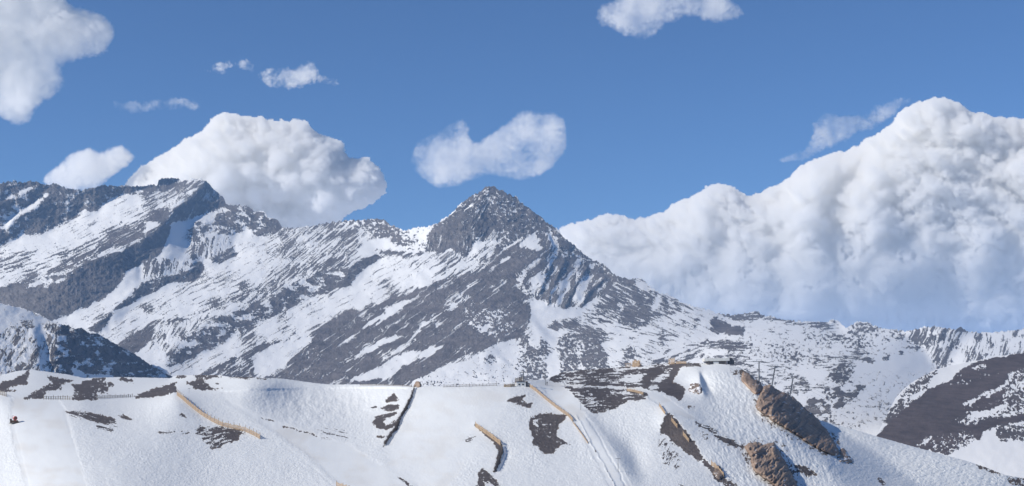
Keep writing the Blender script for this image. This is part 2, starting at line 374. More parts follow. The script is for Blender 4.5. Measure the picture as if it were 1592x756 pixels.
p([(672, 393), (688, 393), (704, 384), (722, 398), (700, 412), (660, 432), (640, 440), (664, 410)], frac=.12, st=(38, 55, 5), soft=2)
# --- dark scree fan
p([(380, 549), (400, 539), (440, 528), (479, 523), (510, 502), (537, 484), (585, 474), (638, 453), (680, 437), (735, 424), (762, 398), (776, 386), (800, 378), (826, 358), (862, 372), (858, 396), (846, 414), (828, 440), (826, 465), (824, 500),
   (810, 522), (760, 540), (715, 556), (670, 580), (620, 610), (380, 612), (300, 600), (290, 590), (330, 570)], frac=.87, st=(39, 60, 6), soft=3, tint=.15)
p([(300, 590), (400, 548), (440, 540), (440, 560), (400, 590), (340, 605)], frac=.6, st=S35, soft=4)
p([(596, 479), (636, 465), (628, 481), (590, 500), (564, 513), (569, 499), (600, 488)], frac=0)
p([(447, 529), (490, 520), (474, 540), (450, 562), (420, 584), (396, 590), (392, 560), (420, 540)], frac=.03)
p([(520, 495), (545, 488), (562, 490), (545, 500), (515, 512), (480, 525), (490, 516)], frac=.95)
p([(632, 519), (636, 523), (600, 534), (566, 552), (530, 570), (500, 590), (490, 592), (540, 560), (590, 528)], frac=.05)
p([(693, 535), (678, 548), (665, 553), (640, 563), (612, 579), (598, 589), (548, 594), (540, 590), (580, 576), (602, 562), (625, 549), (664, 543)], frac=.04)
p([(640, 525), (655, 530), (620, 548), (600, 556), (580, 560), (600, 540)], frac=.6)
p([(717, 480), (735, 472), (745, 480), (770, 478), (790, 490), (800, 515), (770, 520), (745, 518), (728, 505)], frac=.62, st='iso', soft=4)
p([(686, 486), (700, 476), (722, 462), (720, 468), (704, 480), (690, 486), (660, 506), (644, 523), (640, 521), (660, 500)], frac=.1)
p([(755, 505), (763, 500), (765, 508), (752, 516), (745, 514)], frac=0)
p([(725, 440), (745, 432), (748, 436), (725, 450)], frac=.2); p([(778, 404), (792, 396), (794, 402), (780, 412)], frac=.2)
p([(800, 430), (812, 418), (820, 425), (812, 440), (822, 455), (818, 462), (806, 448)], frac=.35, st='iso')
p([(808, 384), (818, 372), (830, 361), (838, 371), (836, 379), (846, 386), (825, 388)], frac=.04)
# --- summit cap
p([(662, 392), (661, 376), (668, 357), (698, 336), (731, 304), (749, 294), (756, 286), (782, 290), (812, 314), (840, 336), (868, 356), (864, 372), (842, 360), (830, 358), (800, 377), (776, 388), (772, 375), (751, 373), (740, 378), (725, 398),
   (708, 389), (703, 384), (687, 392), (676, 390)], frac=.8, st='iso', n=nrm(44, -8), nsoft=5)
p([(663, 392), (663, 376), (672, 362), (700, 352), (728, 352), (742, 370), (725, 398), (708, 389), (703, 384), (687, 392), (676, 390)], frac=.9, st=SV, n=nrm(66, 20), nsoft=3)
p([(728, 352), (745, 320), (765, 300), (758, 320), (756, 345), (778, 352), (776, 388), (772, 375), (750, 372)], frac=.88, st=S62, n=nrm(54, 40), nsoft=4)
p([(705, 340), (735, 308), (752, 296), (740, 318), (722, 335), (700, 352)], frac=.76, st=(48, 25, 5), n=nrm(42, -40), nsoft=4)
p([(748, 292), (765, 291), (762, 300), (750, 304)], frac=.65)
# --- east face: ribs and shadowed gullies
EF = [(852, 392), (868, 392), (894, 398), (920, 410), (950, 428), (962, 436), (958, 450), (938, 462), (905, 478), (886, 480), (862, 478), (840, 474), (830, 458), (832, 440), (846, 416)]
p(EF, frac=.62, st=(60, 34, 8), n=nrm(46, 44), nsoft=4)
for q in ([(838, 440), (852, 410), (862, 400), (854, 425), (844, 446)], [(862, 470), (876, 436), (890, 424), (884, 442), (872, 472)], [(893, 462), (905, 440), (925, 424), (915, 446), (900, 466)]):
    p(q, frac=.04, n=SHS, nsoft=2)
for ln in ([(851, 474), (862, 440), (880, 405)], [(878, 478), (892, 445), (915, 415)], [(905, 474), (920, 450), (945, 430)], [(838, 458), (848, 435), (856, 412)]):
    FAR.line(ln, 5, frac=.9, n=SH, nsoft=1.5, rel=-.004, soft=2)
p([(842, 360), (858, 362), (862, 392), (850, 384)], frac=.55, st=(75, 30, 5))
p([(850, 362), (855, 362), (864, 382), (858, 383)], frac=.0, n=SHS, nsoft=2)
p([(864, 358), (900, 385), (950, 418), (985, 434), (960, 440), (940, 424), (905, 402), (870, 392)], frac=.82, st='iso', n=nrm(44, 10), nsoft=3)
p([(824, 468), (838, 466), (855, 478), (886, 481), (906, 478), (940, 462), (958, 448), (970, 440), (948, 470), (925, 484), (896, 494), (868, 498), (850, 500), (858, 520), (868, 540), (873, 575), (872, 602), (846, 602), (842, 575), (834, 540), (828, 505)],
  frac=0, n=nrm(30, 0), nsoft=4)
p([(826, 490), (840, 500), (860, 520), (866, 535), (848, 525), (832, 512)], n=nrm(32, 60), frac=0, nsoft=4)
p([(930, 468), (962, 436), (985, 433), (1000, 436), (1025, 457), (1045, 460), (1062, 474), (1060, 490), (1040, 500), (1010, 506), (975, 512), (945, 505), (925, 492), (905, 492)], frac=.66, st=SN, soft=3, n=nrm(33, 16), nsoft=5)
p([(980, 450), (990, 446), (1000, 470), (1010, 484), (1000, 486), (988, 472)], frac=.95); p([(962, 490), (975, 476), (990, 486), (985, 500), (968, 500)], frac=.97)
p([(985, 434), (1000, 440), (1012, 450), (1006, 452), (990, 442)], frac=.1); p([(1022, 462), (1030, 466), (1016, 484), (1008, 486)], frac=.1); p([(1040, 462), (1052, 480), (1046, 482), (1036, 468)], frac=.15)
p([(1058, 472), (1094, 480), (1115, 490), (1105, 500), (1085, 520), (1040, 530), (1010, 520), (1040, 505)], frac=.18, st=SN, soft=4)
p([(853, 508), (866, 501), (885, 498), (902, 502), (896, 510), (875, 514), (858, 514)], frac=.85); p([(896, 512), (925, 508), (950, 516), (962, 523), (950, 528), (925, 530), (900, 524)], frac=.7, soft=2)
p([(866, 526), (890, 514), (915, 518), (935, 535), (945, 560), (944, 577), (925, 572), (900, 582), (870, 592), (870, 560)], frac=.76, st='iso', soft=2)
p([(898, 530), (905, 530), (904, 560), (912, 576), (902, 576), (896, 550)], frac=.3)
p([(940, 505), (1000, 510), (1060, 520), (1040, 535), (980, 545), (945, 535)], frac=.3, st=(-6, 26, 4), soft=4)
p([(962, 538), (980, 533), (990, 545), (985, 560), (970, 556)], frac=.62, st='iso')
# --- snowy basin under the scree
p([(735, 556), (765, 540), (800, 526), (826, 520), (838, 545), (846, 602), (640, 602), (640, 592), (690, 575)], frac=.08, n=nrm(34, 6), nsoft=4, st='iso')
FAR.line([(670, 585), (715, 566), (745, 546), (790, 530), (822, 524)], 3, n=nrm(50, 70), nsoft=2, rel=-.0)
p([(731, 553), (760, 543), (790, 528), (797, 536), (775, 548), (750, 552)], n=nrm(44, 62), nsoft=3)
p([(752, 558), (762, 550), (774, 558), (766, 566), (755, 564)], frac=.7, n=SH, nsoft=2); p([(774, 552), (790, 560), (796, 570), (786, 564)], n=SHS, nsoft=2)
p([(660, 590), (700, 582), (730, 576), (760, 582), (800, 590), (800, 602), (640, 604)], frac=.2, n=nrm(50, 30), nsoft=3)
p([(806, 545), (835, 540), (848, 560), (850, 590), (830, 600), (808, 590), (800, 565)], frac=.5, st='iso', soft=3); p([(812, 520), (826, 524), (822, 534), (812, 545), (806, 536)], frac=.55, soft=2)
p([(840, 526), (850, 530), (862, 545), (850, 555), (840, 548)], frac=.55, n=nrm(40, 50), nsoft=2)
# --- right plain and low ridge
p([(1102, 500), (1110, 494), (1119, 497), (1138, 506), (1158, 512), (1156, 522), (1130, 521), (1105, 518)], frac=.96, tint=.3)
p([(1062, 536), (1090, 532), (1130, 528), (1172, 532), (1170, 542), (1140, 546), (1100, 543), (1062, 546)], frac=.72, st=S0, tint=.3, soft=2)
p([(1100, 555), (1130, 548), (1180, 552), (1160, 560), (1120, 570), (1090, 566)], frac=.6, st=S0, tint=.4, soft=2); p([(1010, 550), (1060, 540), (1100, 545), (1090, 566), (1040, 566), (1000, 570)], frac=.38, st=(25, 26, 4), soft=4)
p([(1112, 486), (1150, 486), (1180, 482), (1202, 491), (1200, 500), (1170, 500), (1140, 497), (1115, 492)], frac=.7, st=S0, soft=2)
p([(1150, 505), (1250, 512), (1240, 524), (1170, 518)], frac=.25, st=S0, soft=4)
p([(1200, 491), (1245, 498), (1290, 499), (1318, 510), (1300, 514), (1270, 512), (1240, 506), (1200, 500)], frac=.62, st=S0, soft=2)
p([(1294, 496), (1300, 499), (1316, 511), (1304, 510), (1290, 508)], frac=.4, n=SHS, nsoft=1.5)
p([(1318, 510), (1332, 498), (1352, 500), (1370, 510), (1412, 514), (1400, 518), (1350, 516), (1330, 522), (1316, 520)], frac=.62, st='iso', soft=2)
p([(1260, 555), (1300, 545), (1352, 540), (1350, 560), (1320, 575), (1290, 580), (1262, 570)], frac=.42, st=S0, soft=4)
p([(1352, 545), (1400, 530), (1410, 528), (1400, 535), (1370, 546)], frac=.4, st=S25, soft=2)
p([(1344, 560), (1354, 556), (1362, 560), (1352, 566)], frac=.8); p([(1372, 556), (1382, 550), (1380, 556), (1374, 560)], frac=.8); p([(1398, 546), (1406, 542), (1404, 552), (1398, 550)], frac=.8)
p([(1404, 528), (1412, 516), (1436, 507), (1470, 507), (1486, 511), (1500, 508), (1505, 520), (1490, 545), (1470, 575), (1450, 572), (1438, 545), (1420, 530)], frac=.5, st=(70, 30, 6), soft=3, n=nrm(38, -10), nsoft=5)
p([(1466, 510), (1478, 510), (1470, 522), (1458, 524)], frac=.9, n=SH, nsoft=2); p([(1486, 509), (1500, 509), (1504, 517), (1488, 516)], frac=.95)
p([(1500, 516), (1600, 512), (1762, 510), (1762, 560), (1592, 555), (1520, 572), (1490, 575)], frac=.27, st=(80, 30, 7), soft=4)
p([(1216, 600), (1245, 590), (1262, 596), (1290, 590), (1296, 604), (1260, 606), (1240, 612), (1215, 616)], frac=.55, st=S0, soft=3)
p([(1142, 580), (1180, 575), (1250, 584), (1250, 592), (1200, 592), (1150, 590)], frac=.32, st=S0, soft=3)
p([(1140, 555), (1200, 560), (1240, 575), (1180, 580), (1140, 575)], frac=.3, st=S0, soft=3)
p([(1297, 578), (1300, 568), (1320, 566), (1328, 578), (1318, 586), (1330, 594), (1312, 598), (1294, 592), (1284, 586)], frac=.85, soft=2, st='iso')
p([(1250, 632), (1256, 620), (1272, 612), (1284, 600), (1310, 600), (1330, 600), (1345, 598), (1354, 600), (1340, 608), (1328, 622), (1310, 630), (1300, 640), (1275, 645), (1262, 655), (1252, 645)], frac=.66, st='isobig', soft=2.5)
p([(1270, 650), (1300, 640), (1340, 645), (1320, 655), (1290, 658)], frac=.25, st='iso', soft=3)
for _x, _y, _f in ((1180, 540, .2), (1250, 520, .24), (1230, 556, .16), (1400, 600, .12), (1340, 530, .35), (1150, 600, .3), (1370, 640, .12), (1060, 580, .3), (1290, 660, .25), (1440, 525, .4)):
    sl_, m_ = FAR.mask([(_x - 60, _y - 8), (_x, _y - 22), (_x + 60, _y - 6), (_x + 50, _y + 10), (_x, _y + 20), (_x - 50, _y + 12)], 7); FAR.frac[sl_] = np.maximum(FAR.frac[sl_], _f * m_)
for _l in ([(1090, 505), (1140, 530), (1210, 548)], [(930, 560), (1010, 548), (1100, 540), (1150, 528)]):
    pass
def far_relief(U, V, fr, rock, gr, sh, mpp):
    h = 1.6 * mpp * (fbm(U / 60, V / 45, 3, 21) * 5 + fbm(U / 22, V / 16, 2, 31) * 1.1)
    rough = blur(np.clip(fr, 0, 1), 2.0)
    h = h + mpp * rough * (3.4 * ridged(U / 15, V / 11, 5, 41, 0.62)) + mpp * 1.6 * sh * np.clip(fr * 3, .06, 1) + mpp * 0.5 * (rock - .5) * np.clip(fr * 3, 0, 1)
    return h * (0.35 + 0.65 * np.clip(mpp / 2.0, 0, 1))
MT = terrain_mat('mountain_rock_and_snow', 0.02, 10.0)
FAR.solve()
range_o = finish(FAR, 'mountain_range', curve(SKY, 3.2), curve([(-170, 612), (860, 612), (1000, 640), (1150, 690), (1300, 705), (1762, 708)]), 330, MT, relief=far_relief, seed=3, vary=.6)
range_o['kind'] = 'structure'

# ================================================================== rocky spur on the left, dark hill on the right
SPT = [(-170, 452), (-60, 462), (0, 471.6), (16, 475.5), (40, 481), (58, 489), (79, 499), (95, 504.6), (106, 506), (114, 511), (127, 510), (140, 519), (151, 518), (164, 526), (182.5, 536), (212, 552),
 (233, 567), (246, 569), (259, 576), (266, 584), (275, 592), (300, 610)]
SPUR = Layer(-172, 305, 440, 620, [(-170, 450, 2500), (0, 472, 2600), (95, 505, 2650), (180, 536, 2850), (266, 584, 3000), (-170, 615, 1900), (0, 610, 2000), (90, 600, 2100), (200, 610, 2300), (300, 615, 2500)], L=60.0)
p = SPUR.paint
p([(-172, 430), (110, 430), (110, 620), (-172, 620)], n=nrm(36, -22), nsoft=6, frac=.05, st='iso')
p([(14, 515), (40, 505), (60, 505), (72, 530), (64, 560), (60, 590), (0, 600), (-60, 600), (-100, 540), (-20, 520)], frac=.43, st=(70, 34, 9), soft=4)
p([(30, 497), (50, 500), (56, 512), (36, 510)], frac=.5, st=(20, 20, 4))
p([(53, 512), (62, 505), (71, 526), (74, 545), (79, 580), (76, 592), (62, 580), (58, 540)], frac=.12, n=SHS, nsoft=2)
p([(72, 505), (95, 503), (100, 515), (88, 530), (92, 580), (80, 582), (76, 540), (72, 520)], frac=.68, st=(78, 30, 6), n=nrm(50, -15), nsoft=2)
p([(95, 500), (106, 500), (127, 506), (151, 515), (182, 533), (212, 549), (233, 564), (268, 584), (300, 605), (300, 622), (85, 622), (88, 575), (84, 545), (92, 520)], frac=.80, st='isobig', n=nrm(52, 56), nsoft=3)
p([(90, 520), (104, 530), (106, 550), (98, 552), (88, 540)], frac=.3); p([(112, 580), (116, 570), (130, 578), (150, 584), (168, 582), (180, 588), (150, 596), (110, 596)], frac=.1)
p([(104, 505), (114, 511), (118, 520), (106, 516)], frac=.3, n=LIT, nsoft=1.5)
def spur_relief(U, V, fr, rock, gr, sh, mpp):
    return mpp * (fbm(U / 40, V / 30, 3, 121) * 5 + blur(fr, 2) * 6 * ridged(U / 17, V / 14, 5, 141, .6) + .9 * sh * np.clip(fr * 3, .1, 1)) * 1.1
SPUR.solve()
spur_o = finish(SPUR, 'rocky_spur', curve(SPT, 1.6, 15), curve([(-170, 618), (305, 618)]), 170, MT, relief=spur_relief, seed=203, back=((0.02, -25), (0.06, -160)))
spur_o['kind'] = 'structure'

HLT = [(1330, 705), (1357, 686), (1364, 676), (1374, 655), (1383, 637), (1392, 620), (1403, 607), (1415, 597), (1430, 587.5), (1456, 574.5), (1480, 568), (1523, 560), (1560, 553), (1592, 548.5), (1680, 540), (1762, 538)]
HILL = Layer(1325, 1770, 530, 780, [(1360, 690, 1500), (1400, 610, 1900), (1480, 570, 2200), (1592, 548, 2400), (1762, 540, 2500), (1400, 750, 1330), (1592, 750, 1280), (1762, 760, 1300), (1592, 640, 1750), (1450, 660, 1650)], L=70.0)
p = HILL.paint
p([(1325, 530), (1770, 530), (1770, 780), (1325, 780)], n=nrm(24, -25), frac=.01, st='iso')
p([(1374, 657), (1382, 638), (1400, 622), (1403, 607), (1430, 586), (1458, 573), (1465, 576), (1446, 590), (1441, 604), (1423, 614), (1407, 635), (1385, 656)], frac=.72, st='iso', tint=.3)
p([(1361, 678), (1380, 660), (1404, 635), (1443, 606), (1480, 590), (1486, 579), (1523, 561), (1592, 546), (1770, 536), (1770, 600), (1680, 600), (1600, 572), (1573, 580), (1562, 598), (1544, 606), (1523, 614), (1504, 627), (1500, 640),
   (1523, 644), (1540, 640), (1560, 636), (1600, 640), (1600, 655), (1560, 660), (1528, 672), (1525, 684), (1496, 690), (1470, 708), (1425, 695), (1364, 700)], frac=1.0, tint=.8, soft=.8)
p([(1573, 580), (1592, 572), (1680, 590), (1680, 650), (1600, 640), (1560, 650), (1500, 660), (1480, 655), (1500, 641), (1540, 640), (1558, 632), (1556, 612), (1565, 600)], frac=.62, tint=.55, st='iso', soft=2.5)
p([(1523, 612), (1566, 602), (1562, 628), (1530, 639), (1498, 640), (1498, 625)], frac=.97, tint=.9, st='iso', soft=1)
p([(1500, 628), (1512, 618), (1524, 618), (1510, 630), (1500, 631)], frac=0); p([(1524, 614), (1548, 604), (1560, 600), (1556, 608), (1534, 618)], frac=.08); p([(1566, 604), (1592, 590), (1600, 596), (1575, 612), (1560, 622), (1556, 618)], frac=.25, st='iso')
p([(1510, 572), (1530, 566), (1534, 569), (1512, 576)], frac=.05); p([(1488, 584), (1500, 580), (1494, 586)], frac=.0); p([(1505, 645), (1530, 641), (1560, 630), (1562, 636), (1530, 648), (1508, 650)], frac=.04)
p([(1470, 600), (1510, 585), (1560, 575), (1556, 580), (1500, 598)], frac=.93, st='iso'); p([(1425, 690), (1440, 682), (1452, 680), (1450, 684), (1432, 694)], frac=.25, st='iso')
p([(1456, 682), (1500, 670), (1520, 676), (1510, 690), (1480, 706), (1450, 700)], frac=.78, st='iso', soft=3)
p([(1549, 668), (1560, 660), (1582, 660), (1600, 662), (1610, 680), (1590, 686), (1556, 684), (1548, 676)], frac=.7, st='iso', tint=.4)
def hill_relief(U, V, fr, rock, gr, sh, mpp):
    return mpp * (fbm(U / 50, V / 40, 3, 321) * 4 + fbm(U / 9, V / 5, 4, 331, .65) * (.35 + .7 * fr) + .45 * (rock - .5))
MH = terrain_mat('dark_scree_and_snow', 0.06, 1.2, rock=((0.085, 0.08, 0.082), (0.14, 0.13, 0.13)), soil=((0.068, 0.055, 0.055), (0.12, 0.096, 0.094)))
HILL.solve()
hill_o = finish(HILL, 'dark_scree_hill', curve(HLT, 1.0, 25), curve([(1325, 776), (1770, 776)]), 200, MH, relief=hill_relief, seed=303, hard=4.0, back=((0.02, -12), (0.06, -120)))
hill_o['kind'] = 'structure'

# ================================================================== ski slopes in the foreground
FT = [(-170, 590), (-60, 588), (0, 584), (26.5, 577), (47.6, 575), (66, 577), (106, 582.5), (132, 588), (185, 586.4), (264.5, 588), (275, 584), (291, 583), (344, 583.5), (354.5, 585.6), (400, 587), (440, 589), (492, 596), (514, 598),
 (585, 597.5), (620, 599), (646, 600.5), (691, 600.4), (770, 598), (800, 595.7), (819, 592), (850, 590), (856, 586.4), (872, 580), (895, 576), (922, 574), (956, 572), (975, 569), (1001, 568), (1041, 564), (1094, 564.5), (1128, 566.6),
 (1150, 572), (1163, 580), (1187, 597), (1208, 609), (1243, 631), (1269, 652), (1282, 655.5), (1325, 667), (1364.6, 679), (1417, 693.6), (1470, 708), (1500, 716), (1528, 725), (1562, 738.5), (1592, 744), (1680, 765), (1762, 785)]
fctrl = [(-160, 590, 1000), (0, 584, 960), (50, 575, 1000), (130, 588, 1000), (264, 588, 1050), (340, 584, 960), (0, 618, 715), (130, 618, 740), (270, 612, 740), (440, 590, 860), (400, 606, 780), (550, 598, 820), (646, 601, 760), (700, 601, 735),
 (820, 596, 735), (880, 580, 840), (960, 572, 860), (1040, 565, 840), (1110, 566, 800), (1000, 608, 720), (900, 606, 720), (1150, 575, 780), (1110, 620, 700), (1200, 600, 760), (1270, 650, 760), (1290, 658, 772), (1592, 744, 740), (1400, 690, 765), (1330, 705, 690),
 (1180, 650, 670), (1280, 720, 640), (0, 756, 560), (300, 756, 545), (600, 756, 540), (900, 756, 555), (1100, 700, 600), (1250, 756, 600), (1400, 756, 650), (1592, 800, 680), (-160, 756, 570), (300, 680, 625), (600, 690, 620), (900, 690, 625),
 (0, 850, 500), (600, 850, 480), (1100, 850, 500), (1600, 860, 600), (-170, 850, 500), (1762, 800, 760)]
FG = Layer(-172, 1770, 560, 860, fctrl, L=140.0)
FG.dirt = np.zeros_like(FG.U)
p = FG.paint
ISO = 'iso'; SL = (-14, 40, 3.2); SR = (14, 22, 3.2)
# shapes of the slopes
p([(-172, 622), (270, 616), (400, 610), (640, 606), (820, 602), (1010, 625), (1080, 660), (1200, 740), (1240, 860), (-172, 860)], n=nrm(19, -4), nsoft=16, nwt=.9)
p([(340, 604), (480, 600), (580, 604), (560, 640), (520, 660), (440, 650), (380, 635)], n=nrm(27, 62), nsoft=12, nwt=1)
p([(560, 612), (650, 606), (600, 690), (520, 680)], n=nrm(20, -8), nsoft=24, nwt=.4)
p([(650, 606), (800, 606), (820, 660), (740, 756), (640, 756), (600, 700)], n=nrm(22, -10), nsoft=26, nwt=.45)
p([(340, 640), (440, 652), (540, 690), (640, 740), (680, 790), (560, 790), (480, 700), (400, 660)], n=nrm(20, 20), nsoft=9, nwt=.6)
p([(0, 640), (260, 620), (340, 640), (470, 690), (620, 760), (620, 850), (0, 850), (-160, 850), (-160, 640)], n=nrm(20, -2), nsoft=26, nwt=.3)
p([(902, 648), (930, 640), (962, 655), (985, 700), (1002, 745), (975, 740), (942, 690)], n=nrm(34, 66), nsoft=7)
p([(920, 645), (1010, 620), (1030, 640), (1030, 680), (970, 690)], n=nrm(24, 10), nsoft=9)
p([(1085, 580), (1150, 575), (1190, 620), (1230, 680), (1290, 725), (1300, 760), (1240, 740), (1150, 690), (1090, 650), (1080, 610)], n=nrm(27, 24), nsoft=8)
p([(1283, 655), (1592, 744), (1762, 790), (1762, 820), (1592, 800), (1430, 756), (1330, 690)], n=nrm(22, -12), nsoft=6)
p([(1270, 652), (1288, 668), (1318, 692), (1366, 720), (1402, 742), (1370, 740), (1330, 722), (1300, 700)], n=nrm(36, 62), nsoft=3)
# bare ground, left shoulder
D_ = dict(frac=.93, tint=1.0, soft=.9)
for q in ([(-170, 600), (0, 600), (4, 592), (22, 590), (47, 574), (46, 583), (43, 594), (40, 599), (24, 599), (12, 604), (26, 607), (0, 609), (-170, 625)],
          [(34, 621), (52, 610), (72, 600), (84, 596), (74, 590), (72, 584), (90, 588), (115, 591), (104, 595), (97, 598), (98, 605), (72, 610), (66, 621)],
          [(112, 623), (116, 605), (110, 598), (128, 598), (130, 592), (148, 588), (166, 587), (160, 594), (180, 598), (168, 604), (169, 614), (152, 611), (150, 622)],
          [(183, 590), (190, 587.5), (210, 591), (195, 595)], [(203, 619), (228, 609), (258, 599), (275, 594), (272, 600), (278, 610), (240, 618)],
          [(204, 597), (210, 598), (207, 600)], [(290, 595), (300, 592), (312, 588), (320, 594), (330, 605), (352, 602), (330, 607), (312, 606), (300, 603), (296, 598)],
          [(273, 586), (286, 582), (292, 587), (280, 589)], [(300, 584), (342, 583), (346, 587), (320, 590), (306, 588)], [(332, 598), (340, 595), (346, 601)]):
    p(q, **D_)
p([(355, 584), (400, 586), (440, 588), (440, 590), (400, 589), (356, 588)], frac=.6, tint=1, st=S0, soft=.8)
for q, f in (([(100, 641), (120, 638), (148, 643), (172, 649), (190, 655), (210, 660), (185, 662), (150, 657), (118, 650), (104, 645)], .72), ([(184, 645), (190, 645), (209, 653), (206, 655), (192, 651)], .93),
             ([(279, 645), (283, 642), (290, 648), (284, 650)], .93), ([(303, 668), (312, 660), (318, 666), (330, 662), (352, 664), (376, 667), (384, 672), (372, 678), (374, 684), (352, 690), (338, 699), (330, 698), (322, 690), (312, 686), (318, 678), (306, 676)], .74),
             ([(246, 671), (300, 670), (300, 674), (250, 675)], .5), ([(150, 660), (200, 664), (170, 672), (150, 668)], .3)):
    p(q, frac=f, tint=1.0, soft=1.2, st=SR if q[0][0] > 240 else SL)
# centre
for q, f in (([(599, 622), (612, 613), (621, 621), (610, 625), (600, 624)], .93), ([(592, 634), (604, 630), (622, 630), (618, 636), (606, 640), (596, 638)], .85), ([(577, 633), (584, 630), (587, 635), (580, 637)], .95),
             ([(577, 660), (582, 648), (600, 643), (617, 639), (619, 644), (603, 651), (596, 656), (600, 662), (615, 654), (618, 660), (606, 667), (590, 666)], .93), ([(586, 680), (600, 677), (604, 679), (590, 681)], .9)):
    p(q, frac=f, tint=1.0, soft=.9, st=SR)
FAR_FENCE = [(643, 604), (641, 616), (633, 634), (624, 646), (617, 664), (606, 678), (598, 692)]
FG.line([(q[0] - 2, q[1] + 2) for q in FAR_FENCE], [2, 4, 6, 5, 5, 4, 2], frac=1, tint=1.0, soft=.7, n=nrm(48, 45), nsoft=1.5)
FG.line([(650, 610), (640, 636), (632, 650), (615, 680)], 3, n=nrm(40, -40), nsoft=2)
for q in ([(788, 622), (800, 618), (821, 612), (816, 617), (812, 620), (817, 626), (829, 627), (826, 633), (816, 635), (808, 630), (798, 627)],
          [(821, 656), (826, 648), (840, 643), (862, 644), (882, 645), (880, 650), (872, 657), (868, 664), (866, 672), (872, 682), (888, 691), (878, 692), (868, 696), (858, 706), (848, 704), (840, 702), (836, 694), (829, 691), (827, 678), (825, 668)]):
    p(q, **D_)
p([(831, 652), (838, 648), (834, 662), (831, 662)], frac=.05); p([(812, 620), (816, 628), (812, 628)], frac=.1)
FG.line([(739, 660), (748, 667), (762, 679), (774, 689), (779, 700), (776, 714), (769, 735)], [3, 6, 8, 9, 8, 7, 3], frac=1, tint=1.0, soft=.7, n=nrm(50, 40), nsoft=1.5)  # lower end: the scarp's shade is put into the soil colour
FG.line([(785, 692), (786, 710), (778, 730)], 4, n=nrm(36, 60), nsoft=2)
p([(720, 680), (736, 672), (742, 682), (724, 690)], frac=.3, tint=1, st=SR, soft=1.5)
p([(738, 770), (745, 735), (751, 729), (770, 744), (782, 760), (790, 775)], **D_); p([(752, 748), (765, 752), (775, 765), (756, 762)], frac=0)
FG.line([(400, 650), (440, 662), (500, 682), (560, 706), (610, 732), (650, 758)], 4, n=nrm(38, 60), nsoft=2)
FG.line([(440, 663), (470, 671), (500, 680)], [1, 3, 1], frac=.9, tint=1, soft=.6); FG.line([(618, 741), (628, 748), (642, 760)], [1, 3, 4], frac=.9, tint=1, soft=.6); FG.line([(400, 649), (414, 652), (426, 656)], [1, 2, 1], frac=.7, tint=1, soft=.6)
p([(490, 660), (560, 668), (580, 690), (500, 682)], frac=.14, tint=1, st=SL, soft=4)
# bare hill on the right of the centre
p([(853, 592), (858, 585), (872, 579), (900, 575), (960, 571), (1000, 568), (1045, 564), (1067, 562), (1060, 570), (1052, 582), (1044, 594), (1058, 598), (1066, 604), (1064, 614), (1058, 624), (1046, 617), (1028, 610), (1008, 606), (985, 602.5), (930, 600), (880, 598)], frac=.88, tint=1, soft=1, st=S0)
p([(1028, 596), (1056, 597), (1065, 604), (1060, 622), (1046, 616), (1030, 608), (1000, 604), (1000, 600)], frac=1.0, tint=1, soft=1)
p([(860, 588), (900, 586), (955, 588), (960, 598), (900, 597), (866, 594)], frac=.66, st=S0, soft=2)
p([(965, 590), (975, 583), (992, 580), (1004, 582), (1000, 590), (992, 592), (990, 597), (972, 597)], frac=.06); p([(1008, 593), (1020, 588), (1040, 574), (1048, 573), (1036, 588), (1028, 593), (1012, 595)], frac=.12)
p([(1009, 601), (1022, 600), (1023, 604), (1010, 605)], frac=0); p([(955, 575), (990, 571), (1042, 566), (1042, 568), (990, 574), (960, 577)], frac=.08, soft=.8)
p([(1060, 564), (1094, 565), (1092, 570), (1070, 572)], frac=.85, tint=1, st=S0)
p([(1056, 580), (1070, 571), (1086, 572), (1088, 590), (1082, 598), (1060, 598), (1044, 595)], frac=0, n=nrm(22, -20), nsoft=3)
p([(1086, 576), (1091, 580), (1106, 611), (1094, 613), (1088, 598)], n=nrm(52, 76), nsoft=1.5)
p([(866, 600), (900, 601), (945, 602), (985, 604), (1002, 608), (1009, 614), (1006, 620), (990, 625), (972, 627), (955, 637), (938, 642), (922, 645), (918, 640), (905, 633), (896, 622), (890, 612), (872, 607)], frac=.83, tint=1, soft=1, st=S0)
p([(885, 606), (920, 618), (925, 625), (905, 622)], frac=.5); p([(945, 609), (985, 610), (985, 613), (950, 613)], frac=.1)
p([(820, 593), (850, 591), (870, 596), (890, 612), (915, 640), (900, 640), (880, 636), (840, 600)], frac=0, smooth=.9)
# broken stones round the brown crags
p([(1172, 606), (1160, 600), (1150, 578), (1166, 574), (1190, 592), (1250, 628), (1290, 668), (1312, 696), (1334, 716), (1330, 726), (1306, 718), (1280, 710), (1240, 690), (1190, 656), (1170, 636)], frac=.24, tint=0, st=ISO, soft=3)
p([(1150, 690), (1180, 682), (1212, 684), (1226, 704), (1244, 740), (1252, 765), (1200, 765), (1180, 748), (1160, 728)], frac=.28, tint=.2, st=ISO, soft=3)
